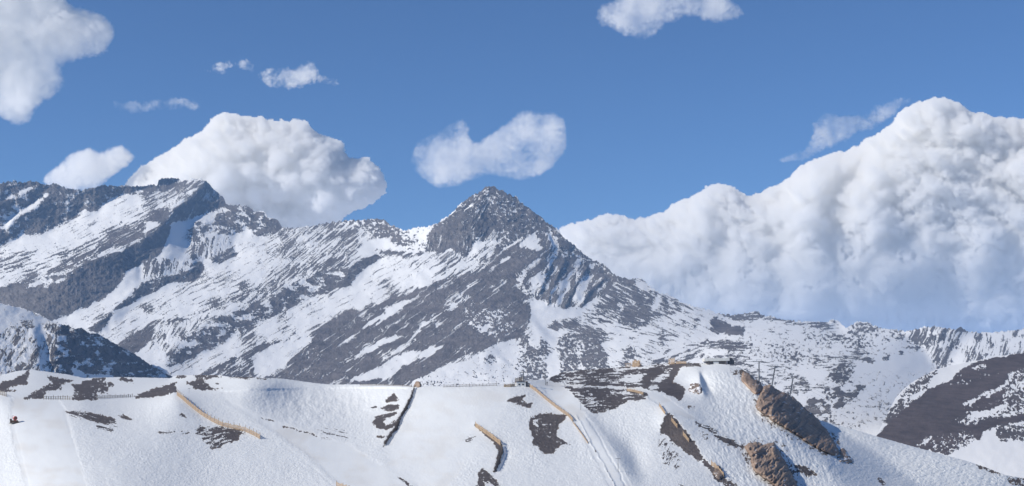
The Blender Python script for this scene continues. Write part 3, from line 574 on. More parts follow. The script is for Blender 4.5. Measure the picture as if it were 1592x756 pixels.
# steep dark bank
p([(1037, 641), (1048, 648), (1062, 664), (1076, 682), (1094, 711), (1090, 719), (1070, 706), (1055, 694), (1046, 690), (1040, 682), (1034, 676), (1026, 674), (1028, 660)], frac=1, tint=.9, soft=.8, n=nrm(44, 14), nsoft=2)
p([(1095, 712), (1105, 720), (1124, 736), (1128, 748), (1124, 752), (1114, 750), (1106, 734), (1091, 721)], frac=1, tint=.9, soft=.8, n=nrm(44, 14), nsoft=2)
p([(1122, 742), (1140, 750), (1160, 765), (1130, 765)], frac=.75, tint=.9, soft=1.2); p([(1026, 676), (1045, 692), (1060, 710), (1050, 735), (1034, 725), (1024, 700)], frac=.3, tint=1, st=(60, 14, 3), soft=3)
p([(1076, 656), (1100, 660), (1118, 670), (1138, 684), (1156, 692), (1150, 696), (1128, 690), (1108, 676), (1094, 664)], frac=.8, tint=1, soft=1.4, st=SL); p([(1086, 665), (1104, 680), (1098, 684), (1088, 674)], frac=.5, tint=1, st=ISO)
p([(1070, 630), (1080, 634), (1076, 638)], frac=.9, tint=1); p([(1045, 746), (1090, 752), (1120, 760), (1060, 760)], frac=.35, tint=1, st=SL, soft=2)
p([(1232, 720), (1250, 724), (1270, 738), (1256, 740), (1240, 732)], frac=.9, tint=.8, soft=1.2); p([(1365, 744), (1376, 750), (1370, 756)], frac=.8, tint=.8); p([(1310, 712), (1330, 716), (1334, 722), (1318, 722)], frac=.5, tint=.5, st=ISO)
p([(1512, 722), (1530, 724), (1560, 736), (1556, 739), (1525, 728)], frac=.85, tint=.7); p([(1562, 738), (1592, 742), (1650, 756), (1640, 775), (1570, 752)], frac=.6, tint=.6, st=ISO, soft=2)
p([(1135, 575), (1160, 577), (1165, 584), (1140, 580)], frac=.5, tint=.3, st=ISO)
# groomed runs
RUNL = [(18, 618), (92, 622), (104, 640), (116, 690), (150, 800), (60, 800), (40, 756), (22, 690), (16, 650)]
p(RUNL, smooth=1.0, soft=1.5)
FG.line([(98, 640), (104, 660), (118, 700), (138, 760), (150, 800)], 1.0, n=nrm(27, 50), nsoft=.8)
FG.line([(22, 660), (36, 720), (46, 756), (58, 800)], 2, rel=.0003, soft=1)
p([(340, 612), (360, 630), (410, 660), (470, 700), (530, 756), (560, 800), (700, 800), (620, 740), (540, 690), (430, 656), (380, 636)], smooth=1.0, soft=2)
FG.line([(405, 676), (440, 692), (480, 722), (515, 752), (540, 780)], 2, rel=.0004, soft=1)
p([(655, 608), (790, 606), (780, 640), (735, 700), (700, 756), (680, 800), (600, 800), (600, 720), (630, 660)], smooth=.75, soft=4)
p([(840, 600), (856, 596), (880, 614), (905, 640), (922, 656), (948, 692), (984, 760), (1000, 800), (965, 800), (938, 740), (918, 700), (898, 664), (880, 640), (858, 620)], smooth=1.0, frac=0, soft=1.2)
FG.line([(896, 646), (906, 664), (922, 694), (945, 734), (960, 762), (975, 800)], 1.6, rel=-.0012, soft=.6, n=nrm(40, 60), nsoft=.8, frac=.1, tint=1); FG.line([(914, 650), (930, 676), (946, 706), (966, 742), (980, 775)], 2.2, rel=.0011, soft=.8)
p([(851, 597), (930, 600.5), (985, 603), (1005, 606), (1030, 614), (1062, 636), (1090, 655), (1070, 650), (1040, 640), (1010, 620), (1003, 610), (985, 606), (930, 603), (870, 600)], smooth=1, frac=0, soft=.8)
FG.line([(370, 607), (440, 605), (520, 604), (640, 604)], 1.6, rel=.0006, soft=.8)
FG.rel += .05 * sstep(372, 478, FG.U) * (1 - sstep(500, 640, FG.U)) * (1 - sstep(604, 668, FG.V))
FG.line([(345, 609), (400, 606.5), (480, 604.5), (560, 603.5), (640, 604)], 2.2, n=nrm(52, 62), nsoft=.8)
FG.dirt[:] = 0.5 * sstep(-.1, .5, fbm(FG.U / 60, FG.V / 30, 3, 77)) * FG.smooth + .25 * blur((FG.frac > .3).astype(float), 6)
def fg_relief(U, V, fr, rock, gr, sh, mpp):
    rg = 1 - .93 * gr
    mogul = np.exp(-((U - 1470) / 170) ** 2) * (V > 650)
    h = rg * (.36 * fbm(U / 3.2, V / 2.2, 3, 421, .7) * (.7 + 1.2 * fbm(U / 50, V / 40, 2, 427)) + .26 * fbm(U / 17, V / 10, 3, 431, .6)) - .3 * rock * (fr > .3) + .5 * fbm(U / 60, V / 34, 3, 451)
    h = h + mogul * .55 * ridged(U / 13 + V / 30, V / 5, 3, 461) + .35 * fr * ridged(U / 6, V / 4, 4, 471)
    east = sstep(1095, 1110, U) * (1 - sstep(1300, 1330, U)) * rg
    h = h + east * .75 * fbm(U / 7 - V / 18, V / 8, 4, 481, .65)
    return h * np.clip(mpp / .3, .8, 2.0) * sstep(-2, 6, V - 575)
MS = terrain_mat('ski_slope_snow_and_soil', 0.45, 0.36, snow_bump=1.0, snow=(0.78, 0.80, 0.80), rock=((0.10, 0.08, 0.065), (0.20, 0.155, 0.12)), soil=((0.078, 0.070, 0.072), (0.125, 0.110, 0.108)))
FG.solve()
def fg_front(last):
    n = 16; rows = []
    for i in range(1, n + 1):
        k = i / n; y = last[:, 1] * (1 - k) + (-350) * k
        x = last[:, 0] * (1 - k) + last[:, 0] * 1.6 * k
        zb = last[:, 2]; dip = -60 * math.sin(math.pi * min(1, k * 1.25)) if k < .8 else 0
        z = zb * (1 - sstep(0, .62, k)) + (-2.2) * sstep(0, .62, k) + dip * .3
        rows.append(np.stack([x, y, z], -1))
    return np.stack(rows, 0)
ftc = curve(FT, 0.5, 35)
hillside = finish(FG, 'ski_slope', ftc, curve([(-172, 850), (1770, 855)]), 330, MS, relief=fg_relief, seed=403, warp=2.0, front=fg_front, hard=4.0, back=((0.05, -6), (0.16, -70)))
hillside['kind'] = 'structure'
def on(u, v):                    # the point of the ski slope seen at a pixel of the photograph
    U_, V_, d_ = FG.mesh_d
    c = int(round(u - U_[0, 0])); c = max(0, min(U_.shape[1] - 1, c))
    v = max(v, V_[0, c] + .01); d = float(np.interp(v, V_[:, c], d_[:, c]))
    return pix(u, v, d)

# lowest ground: one snow sheet out to the horizon
gm, t_, b_ = new_mat('valley_snow'); b_.inputs['Base Color'].default_value = (.8, .81, .84, 1); b_.inputs['Roughness'].default_value = .9
gx, gy = np.meshgrid(np.linspace(-40000, 40000, 200), np.linspace(48000, -1200, 140))
gz = -190 + 25 * fbm(gx / 1500, gy / 1500, 4, 9)
ground = grid_mesh('ground', np.stack([gx, gy, gz], -1), gm, {}); ground['kind'] = 'structure'

# ================================================================== air
def box(name, lo, hi, mat):
    me = bpy.data.meshes.new(name)
    vv = [(x, y, z) for x in (lo[0], hi[0]) for y in (lo[1], hi[1]) for z in (lo[2], hi[2])]
    me.from_pydata(vv, [], [(0, 1, 3, 2), (4, 6, 7, 5), (0, 4, 5, 1), (2, 3, 7, 6), (0, 2, 6, 4), (1, 5, 7, 3)]); me.materials.append(mat)
    o = bpy.data.objects.new(name, me); C.objects.link(o); return o
hm = bpy.data.materials.new('air'); hm.use_nodes = True; t = hm.node_tree; t.nodes.clear()
pv = t.nodes.new('ShaderNodeVolumePrincipled'); pv.inputs['Color'].default_value = (0.38, 0.63, 1.0, 1); pv.inputs['Density'].default_value = HAZE_DENSITY; pv.inputs['Anisotropy'].default_value = 0.0
oo = t.nodes.new('ShaderNodeOutputMaterial'); t.links.new(pv.outputs[0], oo.inputs['Volume'])
hz = box('haze', (-40500, -1300, -290), (40500, 48500, 1050), hm); hz['kind'] = 'stuff'

# ================================================================== objects on the slopes
def simple_mat(name, col, col2=None, scale=3.0, rough=.8, metal=0.0):
    m, t, b = new_mat(name)
    tc = t.nodes.new('ShaderNodeTexCoord').outputs['Object']
    n = noise(t, tc, scale, 5, .6); col2 = col2 or tuple(c * .7 for c in col)
    t.links.new(ramp(t, n, [(.35, col2), (.65, col)]), b.inputs['Base Color'])
    b.inputs['Roughness'].default_value = rough; b.inputs['Metallic'].default_value = metal
    return m
M_TAN = simple_mat('tan_boards', (.50, .37, .24), (.38, .27, .17), 1.5)
M_GREYWOOD = simple_mat('grey_boards', (.42, .37, .31), (.30, .26, .22), 1.5)
M_DARKWOOD = simple_mat('dark_boards', (.13, .10, .08), (.07, .055, .045), 1.5)
M_STEEL = simple_mat('grey_steel', (.16, .17, .19), (.11, .12, .13), 2, .5, .4)
M_WHITE = simple_mat('white_panel', (.80, .79, .76), (.70, .69, .66), .8)
M_ROOF = simple_mat('pale_roof', (.78, .77, .72), (.66, .65, .60), .5, .5)
M_DKROOF = simple_mat('dark_roof', (.10, .10, .11), (.07, .07, .08), 1)
M_CONC = simple_mat('dark_concrete', (.16, .14, .13), (.10, .09, .085), .7)
M_GLASS = simple_mat('dark_glass', (.04, .05, .06), (.03, .035, .04), .7, .15)
M_RED = simple_mat('red_paint', (.50, .06, .07), (.40, .05, .05), 2, .5)
M_BROWN = simple_mat('brown_frame', (.16, .09, .05), (.10, .06, .035), 2)
M_BLACK = simple_mat('black_cloth', (.03, .03, .035), (.02, .02, .022), 4)
M_SKIN = simple_mat('skin', (.45, .28, .2), (.42, .26, .18), 4)

class MB:
    def __init__(s): s.v = []; s.f = []
    def box(s, c, half, ax=None):
        ax = ax or (Vector((1, 0, 0)), Vector((0, 1, 0)), Vector((0, 0, 1))); c = Vector(c); n = len(s.v)
        for i in (-1, 1):
            for j in (-1, 1):
                for k in (-1, 1): s.v.append(c + ax[0] * half[0] * i + ax[1] * half[1] * j + ax[2] * half[2] * k)
        s.f += [tuple(n + q for q in f) for f in ((0, 1, 3, 2), (4, 6, 7, 5), (0, 4, 5, 1), (2, 3, 7, 6), (0, 2, 6, 4), (1, 5, 7, 3))]; return s
    def tube(s, pts, rad, sides=8):
        pts = [Vector(p_) for p_ in pts]; n0 = len(s.v)
        for i, p_ in enumerate(pts):
            t_ = (pts[min(i + 1, len(pts) - 1)] - pts[max(i - 1, 0)]).normalized()
            a = t_.cross(Vector((0, 1, 0.01))); a = a.normalized() if a.length > .05 else Vector((1, 0, 0)); b2_ = t_.cross(a).normalized()
            r_ = rad[i] if isinstance(rad, (list, tuple)) else rad
            for k in range(sides):
                w_ = 2 * math.pi * k / sides; s.v.append(p_ + a * r_ * math.cos(w_) + b2_ * r_ * math.sin(w_))
        for i in range(len(pts) - 1):
            for k in range(sides):
                k2 = (k + 1) % sides; s.f.append((n0 + i * sides + k, n0 + i * sides + k2, n0 + (i + 1) * sides + k2, n0 + (i + 1) * sides + k))
        s.f.append(tuple(n0 + k for k in range(sides))[::-1]); e = n0 + (len(pts) - 1) * sides; s.f.append(tuple(e + k for k in range(sides))); return s
    def prism(s, prof, y0, y1):        # profile in x,z swept along y
        n0 = len(s.v); m = len(prof)
        for y in (y0, y1):
            for x, z in prof: s.v.append(Vector((x, y, z)))
        s.f.append(tuple(range(n0, n0 + m))[::-1]); s.f.append(tuple(range(n0 + m, n0 + 2 * m)))
        for k in range(m): k2 = (k + 1) % m; s.f.append((n0 + k, n0 + k2, n0 + m + k2, n0 + m + k))
        return s
    def build(s, name, mat, parent=None, smooth=False, bevel=0):
        me = bpy.data.meshes.new(name); me.from_pydata([tuple(v) for v in s.v], [], s.f); me.materials.append(mat)
        if smooth: me.polygons.foreach_set('use_smooth', [True] * len(me.polygons))
        o = bpy.data.objects.new(name, me); C.objects.link(o)
        if parent: o.parent = parent
        if bevel:
            b_ = o.modifiers.new('bevel', 'BEVEL'); b_.width = bevel; b_.segments = 2
        return o
def thing(name, label, cat, loc, rz=0, group=None):
    o = bpy.data.objects.new(name, None); C.objects.link(o); o.location = loc; o.rotation_euler = (0, 0, rz)
    o['label'] = label; o['category'] = cat
    if group: o['group'] = group
    return o
def resample(path, step):
    P3 = [on(u, v) for u, v in path]; out = [P3[0]]; 
    seg = [(P3[i + 1] - P3[i]).length for i in range(len(P3) - 1)]; tot = sum(seg); n = max(1, int(round(tot / step)))
    uv = []; cum = np.r_[0, np.cumsum(seg)]; s_ = np.linspace(0, tot, n + 1)
    u = np.interp(s_, cum, [q[0] for q in path]); v = np.interp(s_, cum, [q[1] for q in path])
    return [on(a, b) for a, b in zip(u, v)]
fence_group = 'wooden snow fences along the pistes'
def fence(path, h, mat, label, pick=.42, gap=.62, post_step=4.0, over=.35, sunk=.5, jag=.18, name='snow_fence', solid=True):
    base = resample(path, post_step)
    root = thing(name, label, 'fence', base[0], 0, fence_group)
    o0 = base[0]; rnd = random.Random(int(path[0][0] * 7 + path[0][1]))
    pts = []
    for i in range(len(base) - 1):
        a, b = base[i] - o0, base[i + 1] - o0; n = max(1, int((b - a).length / gap))
        for k in range(n): pts.append(a.lerp(b, k / n))
    pts.append(base[-1] - o0)
    m = MB()
    for i in range(len(pts) - 1):                      # upright boards
        d_ = (pts[i + 1] - pts[i]); L_ = d_.length; d_ = Vector((d_.x, d_.y, 0)).normalized() if Vector((d_.x, d_.y, 0)).length > 1e-4 else Vector((1, 0, 0))
        hh = h * (1 + rnd.uniform(-jag, jag * .4)); n_ = Vector((d_.y, -d_.x, 0)); le = Vector((rnd.uniform(-.04, .04), rnd.uniform(-.04, .04), 1)).normalized()
        m.box(pts[i] + Vector((0, 0, hh / 2 - sunk / 2)), (pick / 2, .02, (hh + sunk) / 2), (d_, n_, le))
    m.build('slat_panel', mat, root)
    for zf in (.3, .8):
        r = MB()
        for i in range(len(base) - 1):
            a, b = base[i] - o0, base[i + 1] - o0; d_ = (b - a); L_ = d_.length; d_.normalize()
            n_ = d_.cross(Vector((0, 0, 1))).normalized(); up_ = n_.cross(d_).normalized()
            r.box((a + b) / 2 + Vector((0, 0, h * zf)) + n_ * .06, (L_ / 2, .03, .08), (d_, n_, up_))
        r.build('rail', mat, root)
    pm = MB().box((0, 0, (h + over - sunk) / 2), (.09, .09, (h + over + sunk) / 2)); p0 = pm.build('post', mat, root); p0.location = base[0] - o0
    for i, q in enumerate(base[1:]):
        if i > 95: break
        c_ = p0.copy(); C.objects.link(c_); c_.parent = root; c_.location = q - o0
    return root
fence([(275, 615), (283, 621), (292, 629), (303, 638), (315, 647), (330, 656), (345, 663), (362, 667), (380, 671), (392, 676), (404, 683)], 2.1, M_TAN, 'long tan board fence curving down the snow on the left slope', over=1.0, post_step=3.4)
fence([(644, 604), (641, 615), (633, 633), (624, 647), (617, 665), (606, 681), (598, 693)], 1.45, M_DARKWOOD, 'dark board fence running down from the crest beside dark soil patches', jag=.3)  # dark brown boards along the dark soil strip
fence([(739, 664), (752, 673), (766, 683), (778, 693)], 2.1, M_TAN, 'short tan fence slanting above a dark bank in the centre of the slope')
fence([(779, 695), (781, 705), (776, 718), (769, 734)], 1.7, M_DARKWOOD, 'dark fence standing in for the shaded scarp downhill of the short tan fence', jag=.3)  # added boards, their dark colour stands for shade on the scarp
fence([(819, 599), (832, 608), (845, 619), (860, 631), (872, 640), (884, 648), (890, 656)], 1.7, M_TAN, 'tan fence descending from the white hut beside the groomed track')
fence([(891, 658), (898, 667), (906, 678), (914, 690)], .7, M_TAN, 'very low tan rail fence below the one that descends from the hut', pick=.3, post_step=5)
fence([(523, 759), (535, 763), (552, 770)], 2.6, M_TAN, 'tan fence top just showing at the bottom edge of the slope')
fence([(975, 608), (985, 609.5), (1000, 614)], 1.3, M_TAN, 'low tan fence at the bend of the narrow road on bare ground')
fence([(1025, 632), (1029, 638), (1034, 645)], 1.6, M_TAN, 'tiny tan fence just above the tip of the steep dark bank', post_step=3)
fence([(1044, 655), (1053, 666)], 1.8, M_TAN, 'upper tan fence piece on the edge of the steep dark bank', post_step=3)
fence([(1062, 677), (1071, 688)], 1.8, M_TAN, 'middle tan fence piece on the edge of the steep dark bank', post_step=3)
fence([(1106, 724), (1115, 731), (1125, 743)], 2.2, M_TAN, 'lowest tan fence piece left of the smaller brown crag', post_step=3)
fence([(68, 621.5), (90, 621.5), (112, 622)], 1.9, M_GREYWOOD, 'pale grey picket fence in front of the bare patches, left of the other picket fence', pick=.4, gap=.9, jag=.3)
fence([(150, 620), (178, 619), (206, 618)], 1.6, M_GREYWOOD, 'pale grey picket fence between two bare patches on the left crest', pick=.4, gap=.9, jag=.3)
fence([(-20, 612), (0, 614), (10, 617)], 2.0, M_GREYWOOD, 'bit of grey picket fence at the left edge of the photo', pick=.22, gap=.8, jag=.3)
fence([(690, 602.5), (720, 601.5), (745, 601), (772, 600)], 1.3, M_DARKWOOD, 'thin dark fence of sparse stakes along the crest left of the hut', pick=.12, gap=1.6, post_step=7, jag=.4)
fence([(560, 599.5), (600, 600), (640, 601.5)], .8, M_DARKWOOD, 'low dark stake line on the crest left of the reddish boulder', pick=.12, gap=2.4, post_step=9, jag=.4)
fence([(784, 602), (792, 602), (801, 601)], 1.4, M_TAN, 'low tan barrier standing left against the white hut', pick=.5, gap=.55, post_step=3)
fence([(801, 596), (806, 595.5), (812, 595)], 2.6, M_TAN, 'tall tan screen behind the roof of the white hut', pick=.5, gap=.6, post_step=2)
fence([(972, 571.5), (979, 571), (985, 570.5)], 2.6, M_TAN, 'spiky tan fence on the crest left of the tan screen', pick=.2, gap=.8, post_step=2, jag=.4)
fence([(984, 571), (990, 570.5), (995, 570)], 3.8, M_TAN, 'high tan screen around a boulder on the bare crest', pick=.5, gap=.62, post_step=2)
fence([(1040, 567), (1044, 566.5), (1049, 566)], 3.4, M_TAN, 'tan screen on the bare crest between the boulder screen and the station', pick=.4, gap=.6, post_step=2)
fence([(1051, 566), (1059, 565.5), (1067, 565.5)], 1.3, M_TAN, 'low tan fence running right toward the station building', pick=.4, gap=.6, post_step=3)

# rock outcrops
def rock(poly, label, front, backd, seed, tintv=0.0, mat=None, name='rock_outcrop', step=.7, snowy=.03, edge=2.2, cat='rock', ridgeu=None):
    Pp = np.array(poly, float); U, V = np.meshgrid(np.arange(Pp[:, 0].min() - 5, Pp[:, 0].max() + 5, step), np.arange(Pp[:, 1].min() - 5, Pp[:, 1].max() + 5, step))
    w1 = 2.4 * fbm(U / 7, V / 7, 5, seed, .7); w2 = 2.4 * fbm(U / 7 + 30, V / 7, 5, seed + 3, .7)
    m = inpoly(U + w1, V + w2, poly).astype(float); f = blur(m, edge / step * .5); f2 = blur(m, edge * 2.4 / step)
    g = np.clip((f - .5) * 2, 0, 1); g2 = np.clip((f2 - .3) * 1.5, 0, 1)
    U_, V_, d_ = FG.mesh_d
    base = np.array([[float(np.interp(max(v, V_[0, int(u - U_[0, 0])]), V_[:, int(u - U_[0, 0])], d_[:, int(u - U_[0, 0])])) for u in U[0]] for v in V[:, 0]])
    base = blur(base, 2)
    rn = ridged(U / 20 + V / 26, V / 24, 4, seed + 9, .5) - .8 * np.abs(fbm(U / 11, V / 15, 3, seed + 12)); fn = ridged(U / 6, V / 7, 5, seed + 19, .72)
    fr_ = g ** .9 * (.35 + front * g2 ** .7) + g * (front * .34 * rn + .26 * fn)
    bk = g ** .6 * (.4 + backd * g2)
    near = g > 0; near = near | np.roll(near, 1, 0) | np.roll(near, -1, 0); near = near | np.roll(near, 1, 1) | np.roll(near, -1, 1)
    X, E = rays(U, V); H, W = U.shape
    P = lambda d: np.stack([X * d, d, E * d], -1).reshape(-1, 3)
    idx = np.arange(H * W).reshape(H, W); q = np.stack([idx[:-1, :-1], idx[1:, :-1], idx[1:, 1:], idx[:-1, 1:]], -1)
    q = q[near[:-1, :-1] & near[1:, :-1] & near[1:, 1:] & near[:-1, 1:]]
    same = ~(g > 0).ravel(); bi = np.where(same, np.arange(H * W), np.arange(H * W) + H * W)
    allv = np.concatenate([P(base - fr_), P(base + np.where(g > 0, bk, 0))]); allq = np.concatenate([q, bi[q][:, ::-1]])
    nz = unif(fbm(U / 9, V / 4, 4, seed + 40, .75)); rk = np.clip(.5 + (1 - snowy - nz) * 5, 0, 1); rk = np.concatenate([rk.ravel(), rk.ravel()])
    tn = np.clip(tintv + .5 * fbm(U / 14, V / 12, 3, seed + 44), 0, 1); tn = np.concatenate([tn.ravel(), tn.ravel()])
    used = np.unique(allq); rem = np.full(len(allv), -1); rem[used] = np.arange(len(used)); allq = rem[allq]; allv = allv[used]
    me = bpy.data.meshes.new(name); c = allv.mean(0); me.vertices.add(len(allv)); me.vertices.foreach_set('co', (allv - c).astype(np.float32).ravel())
    me.loops.add(allq.size); me.loops.foreach_set('vertex_index', allq.ravel().astype(np.int32)); me.polygons.add(len(allq)); me.polygons.foreach_set('loop_start', (np.arange(len(allq)) * 4).astype(np.int32))
    me.update(calc_edges=True); add_attr(me, 'rock', rk[used]); add_attr(me, 'tint', tn[used]); me.materials.append(mat or MR)
    o = bpy.data.objects.new(name, me); C.objects.link(o); o.location = c; o['label'] = label; o['category'] = cat; o['group'] = 'rock outcrops on the ski hill'; return o
MR = terrain_mat('brown_crag', 0.3, 0.22, snow_bump=1.0, snow=(0.83, 0.83, 0.83), rock=((0.23, 0.16, 0.12), (0.42, 0.31, 0.235)), soil=((0.14, 0.11, 0.095), (0.24, 0.19, 0.155)))
rock([(1175, 633), (1179, 618), (1184, 607), (1188, 600), (1196, 598), (1206, 604), (1212, 609), (1224, 612), (1235, 620), (1245, 628), (1255, 638), (1266, 647), (1276, 658), (1287, 672), (1293, 682), (1301, 694), (1305, 704), (1303, 710), (1294, 708), (1285, 704),
      (1272, 698), (1259, 691), (1246, 682), (1232, 672), (1217, 664), (1201, 654), (1188, 644), (1179, 638)], 'largest brown crag slanting down the right side of the ski hill', 9, 10, 501, .25)
rock([(1154, 580), (1160, 578), (1168, 585), (1176, 592), (1184, 600), (1186, 606), (1180, 612), (1175, 614), (1170, 610), (1163, 603), (1156, 597), (1153, 588)], 'small brown crag at the crest just above the largest crag', 5, 5, 521, .0)
rock([(1156, 694), (1164, 690), (1177, 688), (1186, 692), (1196, 690), (1203, 690), (1210, 698), (1215, 709), (1222, 720), (1229, 734), (1236, 748), (1244, 765), (1215, 765), (1200, 752), (1187, 744), (1176, 736), (1169, 725), (1168, 712), (1163, 703)],
     'smaller brown crag cut by the bottom edge below the largest crag', 9, 9, 541, .3)
rock([(1302, 712), (1305, 700), (1310, 697), (1315, 701), (1320, 708), (1328, 716), (1320, 720), (1308, 718)], 'knob of brown rock at the lower tip of the largest crag', 3, 3, 561, .2, snowy=.3)
rock([(1070, 607), (1073, 598), (1080, 594), (1088, 597), (1091, 604), (1093, 612), (1086, 613), (1078, 612)], 'dark rock lump under the rounded snow mound on the crest', 4, 4, 581, .9, snowy=.3)
rock([(643, 601), (645, 595), (650, 593), (654, 596), (655, 601), (650, 603)], 'round reddish boulder on the crest at the top of the dark fence', 2, 2, 601, .2, name='boulder', snowy=0, edge=1.4)
rock([(983, 571), (984, 562), (989, 559), (994, 562), (996, 571)], 'pointed dark boulder inside the tan screen on the crest', 1, 2.5, 611, 1, name='boulder', snowy=.1, edge=1.4)
rock([(1108, 736), (1112, 728), (1118, 724), (1123, 730), (1126, 740), (1118, 746)], 'dark rock knob beside the lowest tan fence piece', 2, 2, 621, 1, snowy=.1, edge=1.6)

# white hut with two windows
b0 = on(810, 601); hut = thing('ski_hut', 'small white hut with two dark windows on the crest', 'hut', b0, R(6))
MB().box((0, 1.2, .6), (2.35, 1.3, 1.5)).build('wall', M_WHITE, hut)
MB().prism([(-2.7, 2.1), (2.7, 2.1), (2.6, 2.42), (0, 2.75), (-2.6, 2.42)], -.35, 2.75).build('roof', M_DKROOF, hut)
for x in (-.9, .95):
    f_ = MB().box((x, -.13, 1.0), (.55, .04, .42)).build('window', M_WHITE, hut); MB().box((x, -.19, 1.0), (.45, .03, .32)).build('pane', M_GLASS, f_)
MB().box((2.9, 1.0, .9), (.5, .9, 1.6)).build('side_box', M_DKROOF, hut)

# long top station with a pale roof
b0 = on(1117, 567.5); st_ = thing('lift_station', 'long low station building with pale roof on the crest', 'building', b0 + Vector((0, 4, 0)), R(3))
k = b0.y / F
MB().box((-1 * k, 2.0, .7), (15 * k, 2.4, 1.6)).build('wall', M_CONC, st_)
MB().prism([(-21 * k, 2.0), (18.5 * k, 2.3), (18.5 * k, 3.9), (-21 * k, 3.5)], -1.4, 5.2).build('roof', M_ROOF, st_)
MB().box((-2.5 * k, -.7, .9), (4.0 * k, .3, .9)).build('front_panel', M_WHITE, st_)
MB().prism([(18.8 * k, .6), (27 * k, .4), (26 * k, 2.6), (23 * k, 3.9), (18.8 * k, 4.1)], -.5, 4.6).build('engine_housing', M_DKROOF, st_)
for x in (-14 * k, 12 * k): MB().box((x, -1.6, .3), (.25, .25, 1.9)).build('pillar', M_CONC, st_)

# lift pylons
def pylon(base, h, label, arm=2.6, r=.28, lean=0.0, group='lift pylons', double=True, name='lift_pylon'):
    o = thing(name, label, 'pylon', base, 0, group)
    top = Vector((lean * h, 0, h)); MB().tube([(0, 0, -3), (0, 0, 0), top], [r * 1.25, r * 1.2, r * .8], 10).build('mast', M_STEEL, o, True)
    a_ = MB().tube([top + Vector((-arm, 0, -.1)), top + Vector((arm, 0, .1))], .16, 6)
    if double: a_.tube([top + Vector((-arm * .55, 0, 0)), top + Vector((-arm * .55, 0, .95))], .09, 6); a_.tube([top + Vector((arm * .55, 0, 0)), top + Vector((arm * .55, 0, .95))], .09, 6); a_.tube([top + Vector((-arm * .8, 0, .95)), top + Vector((arm * .8, 0, .95))], .09, 6)
    a_.build('crossarm', M_STEEL, o)
    for s_ in (-1, 1):
        w_ = MB().box(top + Vector((s_ * arm, 0, -.25)), (.14, .9, .16)); 
        for yy in (-.7, -.25, .25, .7): w_.tube([top + Vector((s_ * arm - .1, yy, -.1)), top + Vector((s_ * arm + .1, yy, -.1))], .2, 8)
        w_.build('sheave_wheels', M_STEEL, o)
    return o, base + top
dR = 900.0; kR = dR / F
tops = []
for (u, vt, ub, vb, lab, dd) in ((1180, 562, 1180, 604, 'leftmost of the three lift pylons behind the brown crags', 880.), (1205, 570, 1197, 618, 'middle lift pylon leaning behind the crest of the largest crag', 860.), (1233, 588, 1224, 636, 'rightmost and lowest lift pylon behind the largest crag', 840.)):
    a_ = pix(ub, vb, dd); t_ = pix(u, vt, dd); o, tp = pylon(a_, t_.z - a_.z, lab, arm=2.5 if u != 1233 else 2.0, r=.42, lean=(t_.x - a_.x) / (t_.z - a_.z)); tops.append((tp, 2.5 if u != 1233 else 2.0))
def cable(pts, label, r=.035):
    m = MB()
    for a_, b_, sag in pts:
        L_ = []
        for i in range(13):
            k_ = i / 12; q = Vector(a_).lerp(Vector(b_), k_); q.z -= sag * 4 * k_ * (1 - k_); L_.append(q)
        m.tube(L_, r, 5)
    o = m.build('lift_cable', M_STEEL); o['label'] = label; o['category'] = 'cable'; o['group'] = 'lift cables'
st_top = pix(1140, 560, b0.y + 6); far_end = pix(1300, 642, 800)
for s_, lab in ((-1, 'left strand of lift cable over the three pylons'), (1, 'right strand of lift cable that carries the empty chair')):
    L_ = [st_top + Vector((0, s_ * 2, 0))] + [tp + Vector((s_ * ar, 0, .1)) for tp, ar in tops] + [far_end + Vector((s_ * 2, 0, 6))]
    cable([(L_[i], L_[i + 1], .5) for i in range(len(L_) - 1)], lab)
# empty chair
ca = tops[1][0] + Vector((2.5, 0, .1)); cb = tops[2][0] + Vector((2.0, 0, .1)); cp = ca.lerp(cb, .5) - Vector((0, 0, .5))
ch = thing('lift_chair', 'empty chair hanging from the cable between two pylons', 'lift chair', cp)
MB().tube([(0, 0, 0), (0, 0, -2.2), (.0, .25, -3.0)], .06, 6).build('hanger', M_STEEL, ch)
MB().box((0, 0, -3.6), (.75, .28, .05)).build('seat', M_BLACK, ch); MB().box((0, .3, -3.2), (.75, .05, .38)).build('backrest', M_BLACK, ch)
MB().tube([(-.8, .25, -2.9), (-.8, -.3, -3.5), (-.8, .25, -3.7)], .05, 5).tube([(.8, .25, -2.9), (.8, -.3, -3.5), (.8, .25, -3.7)], .05, 5).tube([(-.8, .28, -2.95), (.8, .28, -2.95)], .05, 5).build('frame', M_STEEL, ch)

# masts by the hut and down the track
def mast(u, v, hpx, label, r=.13, arm=.7, lamp=False, name='mast', group='thin poles on the slopes'):
    b_ = on(u, v); h = hpx * b_.y / F; o = thing(name, label, 'pole', b_, 0, group)
    MB().tube([(0, 0, -1), (0, 0, h)], [r, r * .8], 8).build('pole', M_STEEL, o, True)
    if arm: MB().box((0, 0, h - .1), (arm, .07, .08)).tube([(-arm, 0, h - .4), (-arm, 0, h - .05)], .07, 6).tube([(arm, 0, h - .4), (arm, 0, h - .05)], .07, 6).build('crossarm', M_STEEL, o)
    return o
pylon(on(813.5, 600), 21 * on(813.5, 600).y / F, 'dark lift mast rising right behind the white hut', arm=1.3, r=.3, group='lift masts beside the hut', double=False)
pylon(on(848, 599), 19 * on(848, 599).y / F, 'slim lift mast with a skier at its foot right of the hut', arm=1.5, r=.13, group='lift masts beside the hut', double=False)
mast(961, 734, 21, 'thin mast with a crossarm right of the groomed track near the bottom', r=.11, arm=.9)
mast(903, 638, 15, 'thin mast on the snow below the bare ground, right of the track', r=.1, arm=.4)
mast(12.5, 652, 9, 'lone thin marker pole just left of the red snow gun', r=.06, arm=0, name='marker_pole')
